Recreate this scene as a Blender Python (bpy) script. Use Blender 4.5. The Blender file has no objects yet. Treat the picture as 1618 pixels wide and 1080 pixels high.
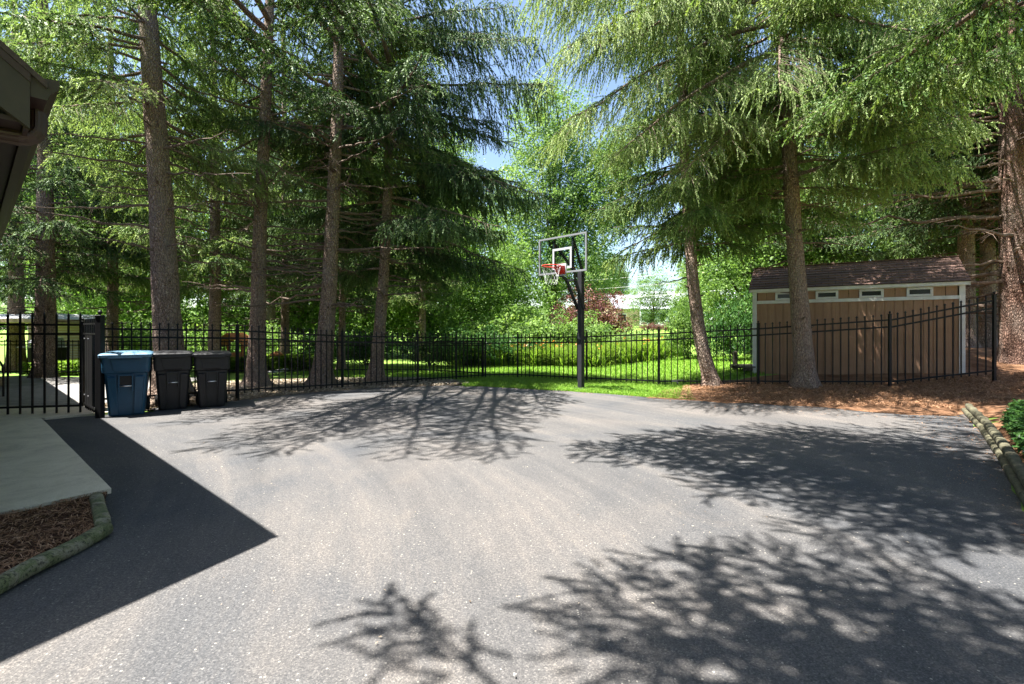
import bpy, bmesh, math, random
import numpy as np
from mathutils import Vector, Matrix
from mathutils.geometry import delaunay_2d_cdt
PI = math.pi
# ------------------------------------------------------------------ camera, sky, sun
F = 764.0; CX = 809.0; HY = 520.0; EYE = 1.5          # focal length and horizon of the photograph in its own pixels
scene = bpy.context.scene
C = scene.collection
cam = bpy.data.objects.new('camera', bpy.data.cameras.new('camera')); C.objects.link(cam)
cam.data.sensor_width = 36; cam.data.lens = F / 1618 * 36
cam.data.shift_y = -20 / 1618
cam.location = (0, 0, EYE); cam.rotation_euler = (PI / 2, 0, 0)
cam.data.clip_start = 0.05; cam.data.clip_end = 2000
scene.camera = cam
SA, SB = .42, .09                                      # shadow shift (east, north) per metre of height
SUN = Vector((-SA, -SB, 1)).normalized()
w = bpy.data.worlds.new('World'); scene.world = w; w.use_nodes = True
nt = w.node_tree; nt.nodes.clear()
sky = nt.nodes.new('ShaderNodeTexSky'); sky.sky_type = 'NISHITA'; sky.sun_disc = False
sky.sun_elevation = math.asin(SUN.z); sky.sun_rotation = math.atan2(SUN.x, SUN.y)
sky.air_density = 1.0; sky.dust_density = 1.2; sky.ozone_density = 1.2
bg = nt.nodes.new('ShaderNodeBackground'); bg.inputs[1].default_value = .062
ow = nt.nodes.new('ShaderNodeOutputWorld')
nt.links.new(sky.outputs[0], bg.inputs[0]); nt.links.new(bg.outputs[0], ow.inputs[0])
sl = bpy.data.lights.new('sun', 'SUN'); sl.energy = 5.0; sl.angle = math.radians(.53); sl.color = (1, .96, .90)
so = bpy.data.objects.new('sun', sl); C.objects.link(so); so.rotation_euler = SUN.to_track_quat('Z', 'Y').to_euler()
so.location = (-8, -2, 25)
scene.view_settings.view_transform = 'Standard'; scene.view_settings.look = 'None'
scene.view_settings.gamma = 1; scene.view_settings.exposure = 2.35
scene.render.engine = 'CYCLES'
cy = scene.cycles
cy.max_bounces = 8; cy.diffuse_bounces = 5; cy.glossy_bounces = 3; cy.transmission_bounces = 5; cy.transparent_max_bounces = 8
cy.caustics_reflective = False; cy.caustics_refractive = False; cy.sample_clamp_indirect = 6
try: cy.use_denoising = True
except Exception: pass

# ------------------------------------------------------------------ helpers
def P(px, py, d): return Vector(((px - CX) / F * d, d, EYE - (py - HY) / F * d))
def G(px, py, z=0.0):
    d = (EYE - z) * F / (py - HY); return Vector(((px - CX) / F * d, d, z))
def tag(o, label=None, cat=None, group=None, kind=None):
    if label: o['label'] = label
    if cat: o['category'] = cat
    if group: o['group'] = group
    if kind: o['kind'] = kind
    return o
def empty(name, loc, rz=0, **k):
    o = bpy.data.objects.new(name, None); C.objects.link(o); o.location = loc; o.rotation_euler = (0, 0, rz)
    o.empty_display_size = .2
    return tag(o, **k)
def copy_tree(o, parent=None):
    c = o.copy(); C.objects.link(c)
    if parent is not None: c.parent = parent
    for ch in list(o.children): copy_tree(ch, c)
    return c
def link(name, me, mats, parent=None, loc=None, smooth=None):
    o = bpy.data.objects.new(name, me); C.objects.link(o)
    for m in (mats if isinstance(mats, (list, tuple)) else [mats]): me.materials.append(m)
    if parent is not None: o.parent = parent
    if loc is not None: o.location = loc
    if smooth is not None:
        me.polygons.foreach_set('use_smooth', [smooth] * len(me.polygons))
    return o
class MB:
    """collects shapes (in the thing's own coordinates) into one mesh"""
    def __init__(s): s.v = []; s.f = []
    def add(s, vs, fs):
        n = len(s.v); s.v += [tuple(v) for v in vs]; s.f += [tuple(i + n for i in f) for f in fs]; return s
    def box(s, c, size, rot=0, M=None):
        x, y, z = size[0] / 2, size[1] / 2, size[2] / 2
        R = M if M is not None else Matrix.Rotation(rot, 3, 'Z')
        vs = [Vector(c) + R @ Vector((a * x, b * y, e * z)) for a in (-1, 1) for b in (-1, 1) for e in (-1, 1)]
        return s.add(vs, [(0, 1, 3, 2), (4, 6, 7, 5), (0, 4, 5, 1), (2, 3, 7, 6), (0, 2, 6, 4), (1, 5, 7, 3)])
    def bar(s, a, b, wx, wz=None, up=(0, 0, 1)):
        a = Vector(a); b = Vector(b); d = b - a; L = d.length; d.normalize(); wz = wz or wx
        u = Vector(up)
        if abs(d.dot(u)) > .98: u = Vector((1, 0, 0))
        x = d.cross(u).normalized(); y = x.cross(d)
        M = Matrix((x, d, y)).transposed()
        return s.box((a + b) / 2, (wx, L, wz), M=M)
    def tube(s, pts, rad, n=8, cap=True, rect=None, closed=False):
        pts = [Vector(p) for p in pts]; m = len(pts)
        rad = rad if isinstance(rad, (list, tuple, np.ndarray)) else [rad] * m
        vs = []; fs = []; px = None
        for i, p in enumerate(pts):
            t = (pts[(i + 1) % m] - pts[i - 1]) if closed else (pts[min(i + 1, m - 1)] - pts[max(i - 1, 0)])
            t.normalize()
            if px is None:
                u = Vector((0, 0, 1)) if abs(t.z) < .9 else Vector((1, 0, 0)); px = t.cross(u).normalized()
            else:
                px = (px - t * px.dot(t)).normalized()
            py = t.cross(px)
            for k in range(n):
                a = 2 * PI * k / n
                if rect:
                    q = (rect[k][0], rect[k][1]); vs.append(p + px * q[0] * rad[i] + py * q[1] * rad[i])
                else: vs.append(p + (px * math.cos(a) + py * math.sin(a)) * rad[i])
        for i in range(m if closed else m - 1):
            j = (i + 1) % m
            for k in range(n):
                k2 = (k + 1) % n; fs.append((i * n + k, i * n + k2, j * n + k2, j * n + k))
        if cap and not closed:
            fs.append(tuple(range(n))[::-1]); fs.append(tuple(range((m - 1) * n, m * n)))
        return s.add(vs, fs)
    def prism(s, poly, a, b):
        """poly: list of points (Vector) at one end, extruded by b-a"""
        d = Vector(b) - Vector(a); n = len(poly); vs = [Vector(p) for p in poly] + [Vector(p) + d for p in poly]
        return s.add(vs, [tuple(range(n))[::-1], tuple(range(n, 2 * n))] + [(i, (i + 1) % n, n + (i + 1) % n, n + i) for i in range(n)])
    def mesh(s, name, bevel=0, seg=2):
        me = bpy.data.meshes.new(name); me.from_pydata(s.v, [], s.f)
        bm = bmesh.new(); bm.from_mesh(me)
        bmesh.ops.recalc_face_normals(bm, faces=bm.faces)
        if bevel:
            ed = [e for e in bm.edges if len(e.link_faces) == 2 and e.calc_face_angle(0) > .5]
            bmesh.ops.bevel(bm, geom=ed, offset=bevel, segments=seg, affect='EDGES', profile=.6)
        bm.to_mesh(me); bm.free(); me.update(); return me
    def build(s, name, mats, parent=None, bevel=0, seg=2, smooth=None, loc=None):
        return link(name, s.mesh(name, bevel, seg), mats, parent, loc, smooth)

def np_mesh(name, V, T, tone=None, fmat=None):
    """V (n,3) float, T (m,k) int faces"""
    me = bpy.data.meshes.new(name); m, k = T.shape
    me.vertices.add(len(V)); me.vertices.foreach_set('co', np.ascontiguousarray(V, dtype=np.float32).ravel())
    me.loops.add(m * k); me.loops.foreach_set('vertex_index', np.ascontiguousarray(T, dtype=np.int32).ravel())
    me.polygons.add(m); me.polygons.foreach_set('loop_start', np.arange(0, m * k, k, dtype=np.int32))
    if fmat is not None: me.polygons.foreach_set('material_index', fmat.astype(np.int32))
    me.update(calc_edges=True)
    if tone is not None:
        a = me.attributes.new('tone', 'FLOAT', 'POINT'); a.data.foreach_set('value', tone.astype(np.float32))
    return me

# value noise for geometry
_rng = np.random.default_rng(5); _tab = _rng.random((64, 64))
def vnoise(x, y):
    x = np.asarray(x, float); y = np.asarray(y, float)
    xi = np.floor(x).astype(int); yi = np.floor(y).astype(int); fx = x - xi; fy = y - yi
    fx = fx * fx * (3 - 2 * fx); fy = fy * fy * (3 - 2 * fy)
    g = lambda a, b: _tab[a % 64, b % 64]
    return (g(xi, yi) * (1 - fx) + g(xi + 1, yi) * fx) * (1 - fy) + (g(xi, yi + 1) * (1 - fx) + g(xi + 1, yi + 1) * fx) * fy - .5
def sstep(a, b, x):
    t = np.clip((np.asarray(x, float) - a) / (b - a), 0, 1); return t * t * (3 - 2 * t)

# ------------------------------------------------------------------ materials
def new_mat(name):
    m = bpy.data.materials.new(name); m.use_nodes = True; t = m.node_tree
    b = t.nodes['Principled BSDF']; return m, t, b
def N(t, typ, **k):
    n = t.nodes.new(typ)
    for a, v in k.items():
        if a in n.inputs: n.inputs[a].default_value = v
        else: setattr(n, a, v)
    return n
def coords(t, kind='Object', scale=(1, 1, 1)):
    tc = N(t, 'ShaderNodeTexCoord'); mp = N(t, 'ShaderNodeMapping'); mp.inputs['Scale'].default_value = scale
    if kind == 'World':
        g = N(t, 'ShaderNodeNewGeometry'); t.links.new(g.outputs['Position'], mp.inputs[0])
    else: t.links.new(tc.outputs[kind], mp.inputs[0])
    return mp.outputs[0]
def ramp(t, src, stops):
    r = N(t, 'ShaderNodeValToRGB'); e = r.color_ramp.elements
    while len(e) < len(stops): e.new(.5)
    for i, (p, c) in enumerate(stops):
        e[i].position = p; e[i].color = (*c, 1) if len(c) == 3 else c
    t.links.new(src, r.inputs[0]); return r.outputs[0]
def noise(t, co, scale, detail=4, rough=.6, dist=0):
    n = N(t, 'ShaderNodeTexNoise'); n.inputs['Scale'].default_value = scale; n.inputs['Detail'].default_value = detail
    n.inputs['Roughness'].default_value = rough; n.inputs['Distortion'].default_value = dist
    t.links.new(co, n.inputs['Vector']); return n.outputs['Fac']
def mix(t, fac, a, b, mode='MIX'):
    m = N(t, 'ShaderNodeMix'); m.data_type = 'RGBA'; m.blend_type = mode
    for i, s in ((0, fac), (6, a), (7, b)):
        if hasattr(s, 'links') or hasattr(s, 'is_output'): t.links.new(s, m.inputs[i])
        else: m.inputs[i].default_value = s if i == 0 else (*s, 1)
    return m.outputs[2]
def bump(t, b, src, strength=.4, dist=.01):
    n = N(t, 'ShaderNodeBump'); n.inputs['Strength'].default_value = strength; n.inputs['Distance'].default_value = dist
    t.links.new(src, n.inputs['Height']); t.links.new(n.outputs[0], b.inputs['Normal']); return n
def simple(name, c1, c2, scale=8, rough=.6, bs=.2, bd=.005, kind='Object', sc=(1, 1, 1), metal=0, spec=.4, fine=None):
    m, t, b = new_mat(name); co = coords(t, kind, sc)
    n = noise(t, co, scale, 6, .65)
    col = ramp(t, n, [(.3, c1), (.7, c2)])
    t.links.new(col, b.inputs['Base Color']); b.inputs['Roughness'].default_value = rough
    b.inputs['Metallic'].default_value = metal; b.inputs['Specular IOR Level'].default_value = spec
    if bs: bump(t, b, noise(t, co, fine or scale * 4, 4, .7), bs, bd)
    return m
def leafmat(name, stops, trans=.35, rough=.5, tint=(1, 1, 1)):
    m, t, b = new_mat(name)
    at = N(t, 'ShaderNodeAttribute'); at.attribute_name = 'tone'
    col = ramp(t, at.outputs['Fac'], stops)
    t.links.new(col, b.inputs['Base Color']); b.inputs['Roughness'].default_value = rough
    b.inputs['Specular IOR Level'].default_value = .12
    tr = N(t, 'ShaderNodeBsdfTranslucent')
    c2 = mix(t, 1.0, col, (1.1, 1.2, .6), 'MULTIPLY')
    t.links.new(c2, tr.inputs[0])
    ms = N(t, 'ShaderNodeMixShader'); ms.inputs[0].default_value = trans
    t.links.new(b.outputs[0], ms.inputs[1]); t.links.new(tr.outputs[0], ms.inputs[2])
    t.links.new(ms.outputs[0], t.nodes['Material Output'].inputs[0]); return m

M = {}
def mk_asphalt():
    m, t, b = new_mat('asphalt'); co = coords(t, 'World')
    big = noise(t, co, .35, 4, .55, .6)
    base = ramp(t, big, [(.32, (.052, .056, .062)), (.5, (.080, .078, .077)), (.68, (.108, .099, .092))])
    # faint swept arcs left by tyres and the seal coat brush
    g = N(t, 'ShaderNodeNewGeometry'); gr = N(t, 'ShaderNodeTexGradient', gradient_type='RADIAL'); mp = N(t, 'ShaderNodeMapping'); mp.inputs['Location'].default_value = (9.5, -.5, 0)
    t.links.new(g.outputs['Position'], mp.inputs[0]); t.links.new(mp.outputs[0], gr.inputs[0])
    ln = N(t, 'ShaderNodeVectorMath', operation='LENGTH'); t.links.new(mp.outputs[0], ln.inputs[0])
    cb = N(t, 'ShaderNodeCombineXYZ'); t.links.new(ln.outputs['Value'], cb.inputs[0])
    ma = N(t, 'ShaderNodeMath', operation='MULTIPLY'); ma.inputs[1].default_value = 6; t.links.new(gr.outputs[1], ma.inputs[0]); t.links.new(ma.outputs[0], cb.inputs[1])
    wn_ = noise(t, cb.outputs[0], 1.1, 9, .74, .25)
    base = mix(t, 1.0, base, ramp(t, wn_, [(.34, (.76, .77, .79)), (.66, (1.22, 1.20, 1.18))]), 'MULTIPLY')
    base = mix(t, ramp(t, wn_, [(.52, (0, 0, 0)), (.74, (.30, .30, .30))]), base, (.165, .135, .108))
    # dusty tan drift lower left
    n2 = noise(t, co, .8, 6, .7, 1.0)
    base = mix(t, ramp(t, n2, [(.6, (0, 0, 0)), (.8, (.25, .25, .25))]), base, (.19, .16, .13))
    # aggregate: stone chips of different brightness in dark binder
    a1 = noise(t, co, 70, 4, .8)
    ce = N(t, 'ShaderNodeTexVoronoi'); ce.inputs['Scale'].default_value = 150; t.links.new(co, ce.inputs['Vector'])
    cc = N(t, 'ShaderNodeSeparateColor'); t.links.new(ce.outputs['Color'], cc.inputs[0])
    ag = ramp(t, cc.outputs[0], [(0, (.66, .67, .68)), (.45, (.88, .88, .89)), (.85, (1.13, 1.12, 1.10)), (1, (1.6, 1.56, 1.5))])
    base = mix(t, 1.0, base, ag, 'MULTIPLY'); base = mix(t, .6, base, ramp(t, a1, [(.36, (.55, .56, .58)), (.62, (1.5, 1.48, 1.45))]), 'MULTIPLY')
    vo = N(t, 'ShaderNodeTexVoronoi'); vo.inputs['Scale'].default_value = 60; t.links.new(co, vo.inputs['Vector'])
    wn = N(t, 'ShaderNodeSeparateColor'); t.links.new(vo.outputs['Color'], wn.inputs[0])
    th = N(t, 'ShaderNodeMath', operation='GREATER_THAN'); th.inputs[1].default_value = .975; t.links.new(wn.outputs[0], th.inputs[0])
    dn = N(t, 'ShaderNodeMath', operation='LESS_THAN'); dn.inputs[1].default_value = .32; t.links.new(vo.outputs['Distance'], dn.inputs[0])
    mu = N(t, 'ShaderNodeMath', operation='MULTIPLY'); t.links.new(th.outputs[0], mu.inputs[0]); t.links.new(dn.outputs[0], mu.inputs[1])
    base = mix(t, mu.outputs[0], base, (.26, .24, .21))
    t.links.new(base, b.inputs['Base Color']); b.inputs['Roughness'].default_value = .82
    b.inputs['Specular IOR Level'].default_value = .25
    bump(t, b, a1, .8, .008); return m
M['asphalt'] = mk_asphalt()
def mk_concrete():
    m, t, b = new_mat('concrete'); co = coords(t, 'World')
    n = noise(t, co, 2.2, 8, .78, 1.2); col = ramp(t, n, [(.3, (.42, .35, .25)), (.5, (.66, .57, .42)), (.72, (.80, .71, .55))])
    f = noise(t, co, 130, 3, .7); col = mix(t, .35, col, ramp(t, f, [(.3, (.20, .18, .13)), (.7, (.95, .87, .70))]))
    t.links.new(col, b.inputs['Base Color']); b.inputs['Roughness'].default_value = .9; bump(t, b, f, .3, .004); return m
M['concrete'] = mk_concrete()
def mk_lawn():
    m, t, b = new_mat('lawn'); co = coords(t, 'World')
    n = noise(t, co, .5, 5, .6); col = ramp(t, n, [(.3, (.12, .225, .034)), (.7, (.22, .35, .06))])
    f = noise(t, co, 30, 5, .8); col = mix(t, .55, col, ramp(t, f, [(.3, (.045, .095, .012)), (.7, (.26, .40, .065))]))
    t.links.new(col, b.inputs['Base Color']); b.inputs['Roughness'].default_value = .8; b.inputs['Specular IOR Level'].default_value = .2
    bump(t, b, f, .9, .04); return m
M['lawn'] = mk_lawn()
def mk_ground(name, c1, c2, c3, s=22):
    m, t, b = new_mat(name); co = coords(t, 'World')
    n = noise(t, co, 2.2, 5, .6, .5); f = noise(t, co, s, 6, .85, .4)
    col = ramp(t, f, [(.3, c1), (.5, c2), (.7, c3)]); col = mix(t, .5, col, ramp(t, n, [(.35, c1), (.65, c3)]))
    t.links.new(col, b.inputs['Base Color']); b.inputs['Roughness'].default_value = .95; b.inputs['Specular IOR Level'].default_value = .1
    bump(t, b, f, 1.0, .04); return m
M['needles_ground'] = mk_ground('needle_mulch', (.075, .036, .018), (.19, .098, .052), (.36, .205, .12))
M['soil'] = mk_ground('bark_soil', (.022, .013, .009), (.072, .038, .026), (.135, .075, .05), 40)
M['litter_ground'] = mk_ground('leaf_litter_ground', (.05, .038, .028), (.14, .11, .08), (.26, .21, .16), 28)
def mk_paver():
    m, t, b = new_mat('pavers'); co = coords(t, 'World')
    br = N(t, 'ShaderNodeTexBrick'); br.inputs['Scale'].default_value = 1.0; br.inputs['Brick Width'].default_value = .42
    br.inputs['Row Height'].default_value = .24; br.inputs['Mortar Size'].default_value = .014
    br.inputs['Color1'].default_value = (.16, .155, .15, 1); br.inputs['Color2'].default_value = (.27, .255, .235, 1); br.inputs['Mortar'].default_value = (.05, .05, .045, 1)
    t.links.new(co, br.inputs['Vector']); n = noise(t, co, 6, 5, .7)
    col = mix(t, .3, br.outputs[0], ramp(t, n, [(.3, (.10, .10, .09)), (.7, (.32, .30, .27))]))
    t.links.new(col, b.inputs['Base Color']); b.inputs['Roughness'].default_value = .85; return m
M['paver'] = mk_paver()
def mk_bark(name, c1, c2, c3, s=1.0):
    m, t, b = new_mat(name); co = coords(t, 'World', (1, 1, .38))
    v = N(t, 'ShaderNodeTexVoronoi'); v.inputs['Scale'].default_value = 27 * s; v.feature = 'DISTANCE_TO_EDGE'; t.links.new(co, v.inputs['Vector'])
    n = noise(t, co, 26 * s, 6, .8, .6); n2 = noise(t, co, 3.2, 4, .6)
    cr = ramp(t, v.outputs['Distance'], [(0, (.25, .25, .25)), (.12, (1, 1, 1))])
    col = ramp(t, n, [(.3, c1), (.5, c2), (.68, c3)]); col = mix(t, .9, col, cr, 'MULTIPLY')
    col = mix(t, ramp(t, n2, [(.45, (0, 0, 0)), (.7, (.5, .5, .5))]), col, (.30, .26, .22))
    t.links.new(col, b.inputs['Base Color']); b.inputs['Roughness'].default_value = .95; b.inputs['Specular IOR Level'].default_value = .15
    ad = N(t, 'ShaderNodeMath', operation='ADD'); t.links.new(n, ad.inputs[0])
    sc = N(t, 'ShaderNodeMath', operation='MULTIPLY'); sc.inputs[1].default_value = 2.2; t.links.new(v.outputs['Distance'], sc.inputs[0]); t.links.new(sc.outputs[0], ad.inputs[1])
    bump(t, b, ad.outputs[0], 1.0, .055); return m
M['bark'] = mk_bark('spruce_bark', (.14, .090, .068), (.38, .27, .21), (.62, .49, .40))
M['bark_red'] = mk_bark('reddish_spruce_bark', (.085, .048, .036), (.23, .135, .10), (.38, .25, .19))
M['bark_grey'] = mk_bark('broadleaf_bark', (.06, .05, .042), (.13, .115, .095), (.22, .2, .17), .8)
M['twig'] = simple('dry_twig', (.075, .05, .036), (.17, .125, .095), 12, .9, .3, .003, 'World')
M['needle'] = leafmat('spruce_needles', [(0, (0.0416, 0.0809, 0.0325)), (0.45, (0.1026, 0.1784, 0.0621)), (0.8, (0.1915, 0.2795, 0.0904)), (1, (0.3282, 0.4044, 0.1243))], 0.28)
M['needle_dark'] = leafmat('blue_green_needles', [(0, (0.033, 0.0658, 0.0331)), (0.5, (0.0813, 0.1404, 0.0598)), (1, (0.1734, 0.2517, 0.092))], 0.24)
M['needle_bright'] = leafmat('bright_green_needles', [(0, (0.0535, 0.0956, 0.0415)), (0.4, (0.1394, 0.2173, 0.0866)), (0.8, (0.2619, 0.3585, 0.1387)), (1, (0.4124, 0.4997, 0.2197))], 0.36)  # lighter and more translucent than the plain spruce needles
M['leaf'] = leafmat('maple_leaves', [(0, (0.0511, 0.0979, 0.0298)), (0.5, (0.1436, 0.2394, 0.0638)), (1, (0.2979, 0.415, 0.1277))], 0.42)
M['leaf_pale'] = leafmat('cottonwood_leaves', [(0, (0.0715, 0.1301, 0.0456)), (0.5, (0.1871, 0.2845, 0.0975)), (1, (0.3903, 0.4879, 0.2114))], 0.38)
M['leaf_yellow'] = leafmat('lily_leaves', [(0, (0.068, 0.136, 0.0213)), (0.5, (0.1615, 0.2635, 0.0382)), (1, (0.306, 0.391, 0.0765))], 0.45)
M['leaf_purple'] = leafmat('purple_leaves', [(0, (0.075, 0.03, 0.033)), (0.5, (0.1725, 0.075, 0.075)), (1, (0.39, 0.195, 0.18))], 0.3)
M['leaf_deep'] = leafmat('glossy_ground_leaves', [(0, (0.0243, 0.0641, 0.0199)), (0.5, (0.0497, 0.1193, 0.0309)), (1, (0.1105, 0.2044, 0.0553))], 0.3, .35)
M['grass'] = leafmat('grass_blades', [(0, (0.0825, 0.18, 0.021)), (0.5, (0.1575, 0.2925, 0.036)), (1, (0.3, 0.405, 0.075))], .35)
M['litter'] = leafmat('dry_leaf_litter', [(0, (0.104, 0.0715, 0.0455)), (0.5, (0.312, 0.247, 0.182)), (1, (0.65, 0.572, 0.468))], .1, .8)
M['dryneedle'] = leafmat('fallen_needles', [(0, (0.115, 0.0517, 0.0253)), (0.5, (0.3105, 0.1667, 0.092)), (1, (0.529, 0.3335, 0.207))], .1, .8)
M['flower'] = leafmat('lily_flowers', [(0, (.75, .16, .02)), (.5, (.8, .30, .04)), (1, (.85, .45, .30))], .2)
M['flower_pink'] = leafmat('pink_flowers', [(0, (.55, .05, .18)), (1, (.75, .2, .35))], .2)
M['black_metal'] = simple('black_powder_coat', (.006, .006, .0065), (.011, .011, .012), 20, .5, .1, .001, spec=.22)
M['black_matte'] = simple('black_pole_paint', (.013, .014, .017), (.024, .025, .029), 6, .5, .1, .002)
M['steel'] = simple('bright_steel', (.55, .55, .56), (.7, .7, .72), 30, .3, 0, metal=.9)
M['alu'] = simple('brushed_aluminium', (.20, .21, .23), (.28, .29, .31), 40, .4, .1, .001, sc=(1, 1, 12), metal=.35)
M['white_paint'] = simple('white_trim_paint', (.50, .49, .47), (.66, .65, .63), 5, .55, .15, .002)
M['white_line'] = simple('white_backboard_line', (.32, .34, .36), (.38, .40, .42), 20, .5, 0)
M['red'] = simple('red_rim_paint', (.50, .022, .016), (.62, .035, .025), 18, .42, .1, .001)
M['net'] = simple('white_net_cord', (.62, .62, .64), (.8, .8, .8), 60, .8, 0)
M['blue_bin'] = simple('blue_plastic', (.011, .052, .100), (.018, .074, .130), 5, .45, .12, .002, fine=240)
M['blue_lid'] = simple('lit_blue_plastic', (.045, .135, .215), (.12, .205, .28), 7, .5, .12, .002, fine=240)  # lid colour made paler than the body, as if lit from above
M['black_bin'] = simple('black_plastic', (.008, .008, .009), (.016, .016, .018), 6, .5, .15, .002, fine=240)
M['rubber'] = simple('tyre_rubber', (.012, .012, .012), (.02, .02, .02), 10, .85, 0)
def mk_moss():
    m, t, b = new_mat('mossy_timber'); co = coords(t, 'World'); n = noise(t, co, 7, 6, .75, .8); f = noise(t, co, 70, 5, .8)
    col = ramp(t, n, [(.36, (.06, .085, .02)), (.47, (.14, .15, .055)), (.54, (.26, .225, .155)), (.68, (.36, .32, .25))]); col = mix(t, .4, col, ramp(t, f, [(.35, (.03, .035, .015)), (.65, (.26, .27, .15))]))
    g = N(t, 'ShaderNodeMapping'); g.inputs['Scale'].default_value = (4, 26, 26); g.inputs['Rotation'].default_value = (0, 0, -.85); t.links.new(co, g.inputs[0]); k = noise(t, g.outputs[0], 2, 4, .7)
    col = mix(t, 1.0, col, ramp(t, k, [(.4, (.35, .35, .35)), (.46, (1, 1, 1))]), 'MULTIPLY')
    t.links.new(col, b.inputs['Base Color']); b.inputs['Roughness'].default_value = .95; bump(t, b, f, .8, .01); return m
M['moss_log'] = mk_moss()
M['kerb_log'] = simple('lichened_kerb_timber', (.035, .033, .020), (.135, .125, .075), 14, .95, .7, .008, 'World', fine=60)
M['grey_log'] = simple('weathered_timber', (.05, .046, .032), (.15, .13, .092), 9, .95, .5, .006, fine=40)
M['brown_paint'] = simple('dark_brown_trim', (.028, .015, .011), (.046, .026, .019), 9, .5, .12, .002)
M['brown_soffit'] = simple('brown_soffit', (.020, .011, .009), (.033, .018, .014), 6, .6, .1, .002)
M['brown_moss'] = simple('weathered_brown_fascia', (.024, .019, .011), (.045, .034, .021), 4, .6, .2, .003)
M['shingle_dark'] = simple('dark_roof_shingle', (.03, .022, .018), (.07, .05, .042), 20, .9, .5, .01)
M['wall_brown'] = simple('brown_siding', (.10, .06, .042), (.13, .085, .06), 3, .7, .1, .003)
M['gable_stone'] = simple('sandy_stone', (.26, .17, .10), (.48, .37, .25), 9, .9, .6, .01)
M['tan_wall'] = simple('tan_render', (.36, .27, .18), (.46, .36, .25), 5, .8, .2, .003)
M['pale_roof'] = simple('pale_metal_roof', (.45, .46, .48), (.6, .61, .63), 6, .5, .1, .003)
M['louvre'] = simple('pale_louvres', (.35, .31, .28), (.5, .46, .42), 5, .7, 0)
M['dark_cabinet'] = simple('dark_cabinet_panel', (.012, .011, .010), (.022, .02, .018), 4, .9, 0)  # plain dark colour of the grill cabinet
M['cedar'] = simple('orange_cedar', (.50, .17, .055), (.68, .28, .11), 6, .7, .3, .004, sc=(1, 1, .2))
M['white_siding'] = simple('white_house_siding', (.68, .70, .74), (.80, .81, .84), 4, .7, .1, .003)
M['grey_roof'] = simple('light_grey_roof', (.34, .36, .40), (.45, .47, .52), 6, .8, .2, .01)
M['cable'] = simple('grey_cable', (.35, .35, .35), (.45, .45, .45), 5, .6, 0)
M['rock'] = simple('tan_rock', (.22, .16, .11), (.42, .33, .25), 6, .9, .6, .02)
M['car_dark'] = simple('dark_car_paint', (.02, .025, .03), (.03, .035, .04), 3, .2, 0)
def mk_glass(name, tint, rough=.02):
    m, t, b = new_mat(name); gl = N(t, 'ShaderNodeBsdfGlossy'); gl.inputs['Roughness'].default_value = rough
    tr = N(t, 'ShaderNodeBsdfTransparent'); tr.inputs[0].default_value = (*tint, 1)
    fr = N(t, 'ShaderNodeFresnel'); fr.inputs[0].default_value = 1.5
    ge = N(t, 'ShaderNodeNewGeometry'); iv = N(t, 'ShaderNodeMath', operation='SUBTRACT'); iv.inputs[0].default_value = 1; t.links.new(ge.outputs['Backfacing'], iv.inputs[1])
    mf = N(t, 'ShaderNodeMath', operation='MULTIPLY'); t.links.new(fr.outputs[0], mf.inputs[0]); t.links.new(iv.outputs[0], mf.inputs[1])
    ms = N(t, 'ShaderNodeMixShader'); t.links.new(mf.outputs[0], ms.inputs[0])
    t.links.new(tr.outputs[0], ms.inputs[1]); t.links.new(gl.outputs[0], ms.inputs[2])
    t.links.new(ms.outputs[0], t.nodes['Material Output'].inputs[0]); return m
M['glass'] = mk_glass('clear_backboard_glass', (.86, .93, .92))
def mk_pane():
    m, t, b = new_mat('dark_window_glass'); b.inputs['Base Color'].default_value = (.012, .016, .014, 1)
    b.inputs['Roughness'].default_value = .15; b.inputs['Specular IOR Level'].default_value = .18; return m
M['pane'] = mk_pane()
def mk_siding():
    m, t, b = new_mat('brown_grooved_siding'); co = coords(t, 'Object')
    n = noise(t, co, 3, 5, .6); col = ramp(t, n, [(.3, (.255, .138, .076)), (.7, (.34, .190, .108))])
    sx = N(t, 'ShaderNodeMapping'); sx.inputs['Scale'].default_value = (30, 30, 1.2); t.links.new(co, sx.inputs[0])
    g = noise(t, sx.outputs[0], 3, 5, .7); col = mix(t, .35, col, ramp(t, g, [(.3, (.15, .085, .05)), (.7, (.40, .25, .155))]))
    t.links.new(col, b.inputs['Base Color']); b.inputs['Roughness'].default_value = .75; bump(t, b, g, .3, .003); return m
M['siding'] = mk_siding()
def mk_shingle():
    m, t, b = new_mat('brown_asphalt_shingles'); tc = N(t, 'ShaderNodeTexCoord')
    mp = N(t, 'ShaderNodeMapping'); t.links.new(tc.outputs['Object'], mp.inputs[0]); mp.inputs['Scale'].default_value = (1, 1.15, 1.15)
    br = N(t, 'ShaderNodeTexBrick'); br.inputs['Scale'].default_value = 1; br.inputs['Brick Width'].default_value = .3; br.inputs['Row Height'].default_value = .14
    br.inputs['Mortar Size'].default_value = .008; br.inputs['Color1'].default_value = (.085, .046, .032, 1); br.inputs['Color2'].default_value = (.165, .095, .070, 1)
    br.inputs['Mortar'].default_value = (.02, .013, .012, 1); t.links.new(mp.outputs[0], br.inputs['Vector'])
    n = noise(t, mp.outputs[0], 60, 4, .8); col = mix(t, .35, br.outputs[0], ramp(t, n, [(.3, (.05, .028, .022)), (.7, (.20, .12, .095))]))
    t.links.new(col, b.inputs['Base Color']); b.inputs['Roughness'].default_value = .92; bump(t, b, br.outputs['Fac'], -.6, .01); return m
M['shingle'] = mk_shingle()

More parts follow.
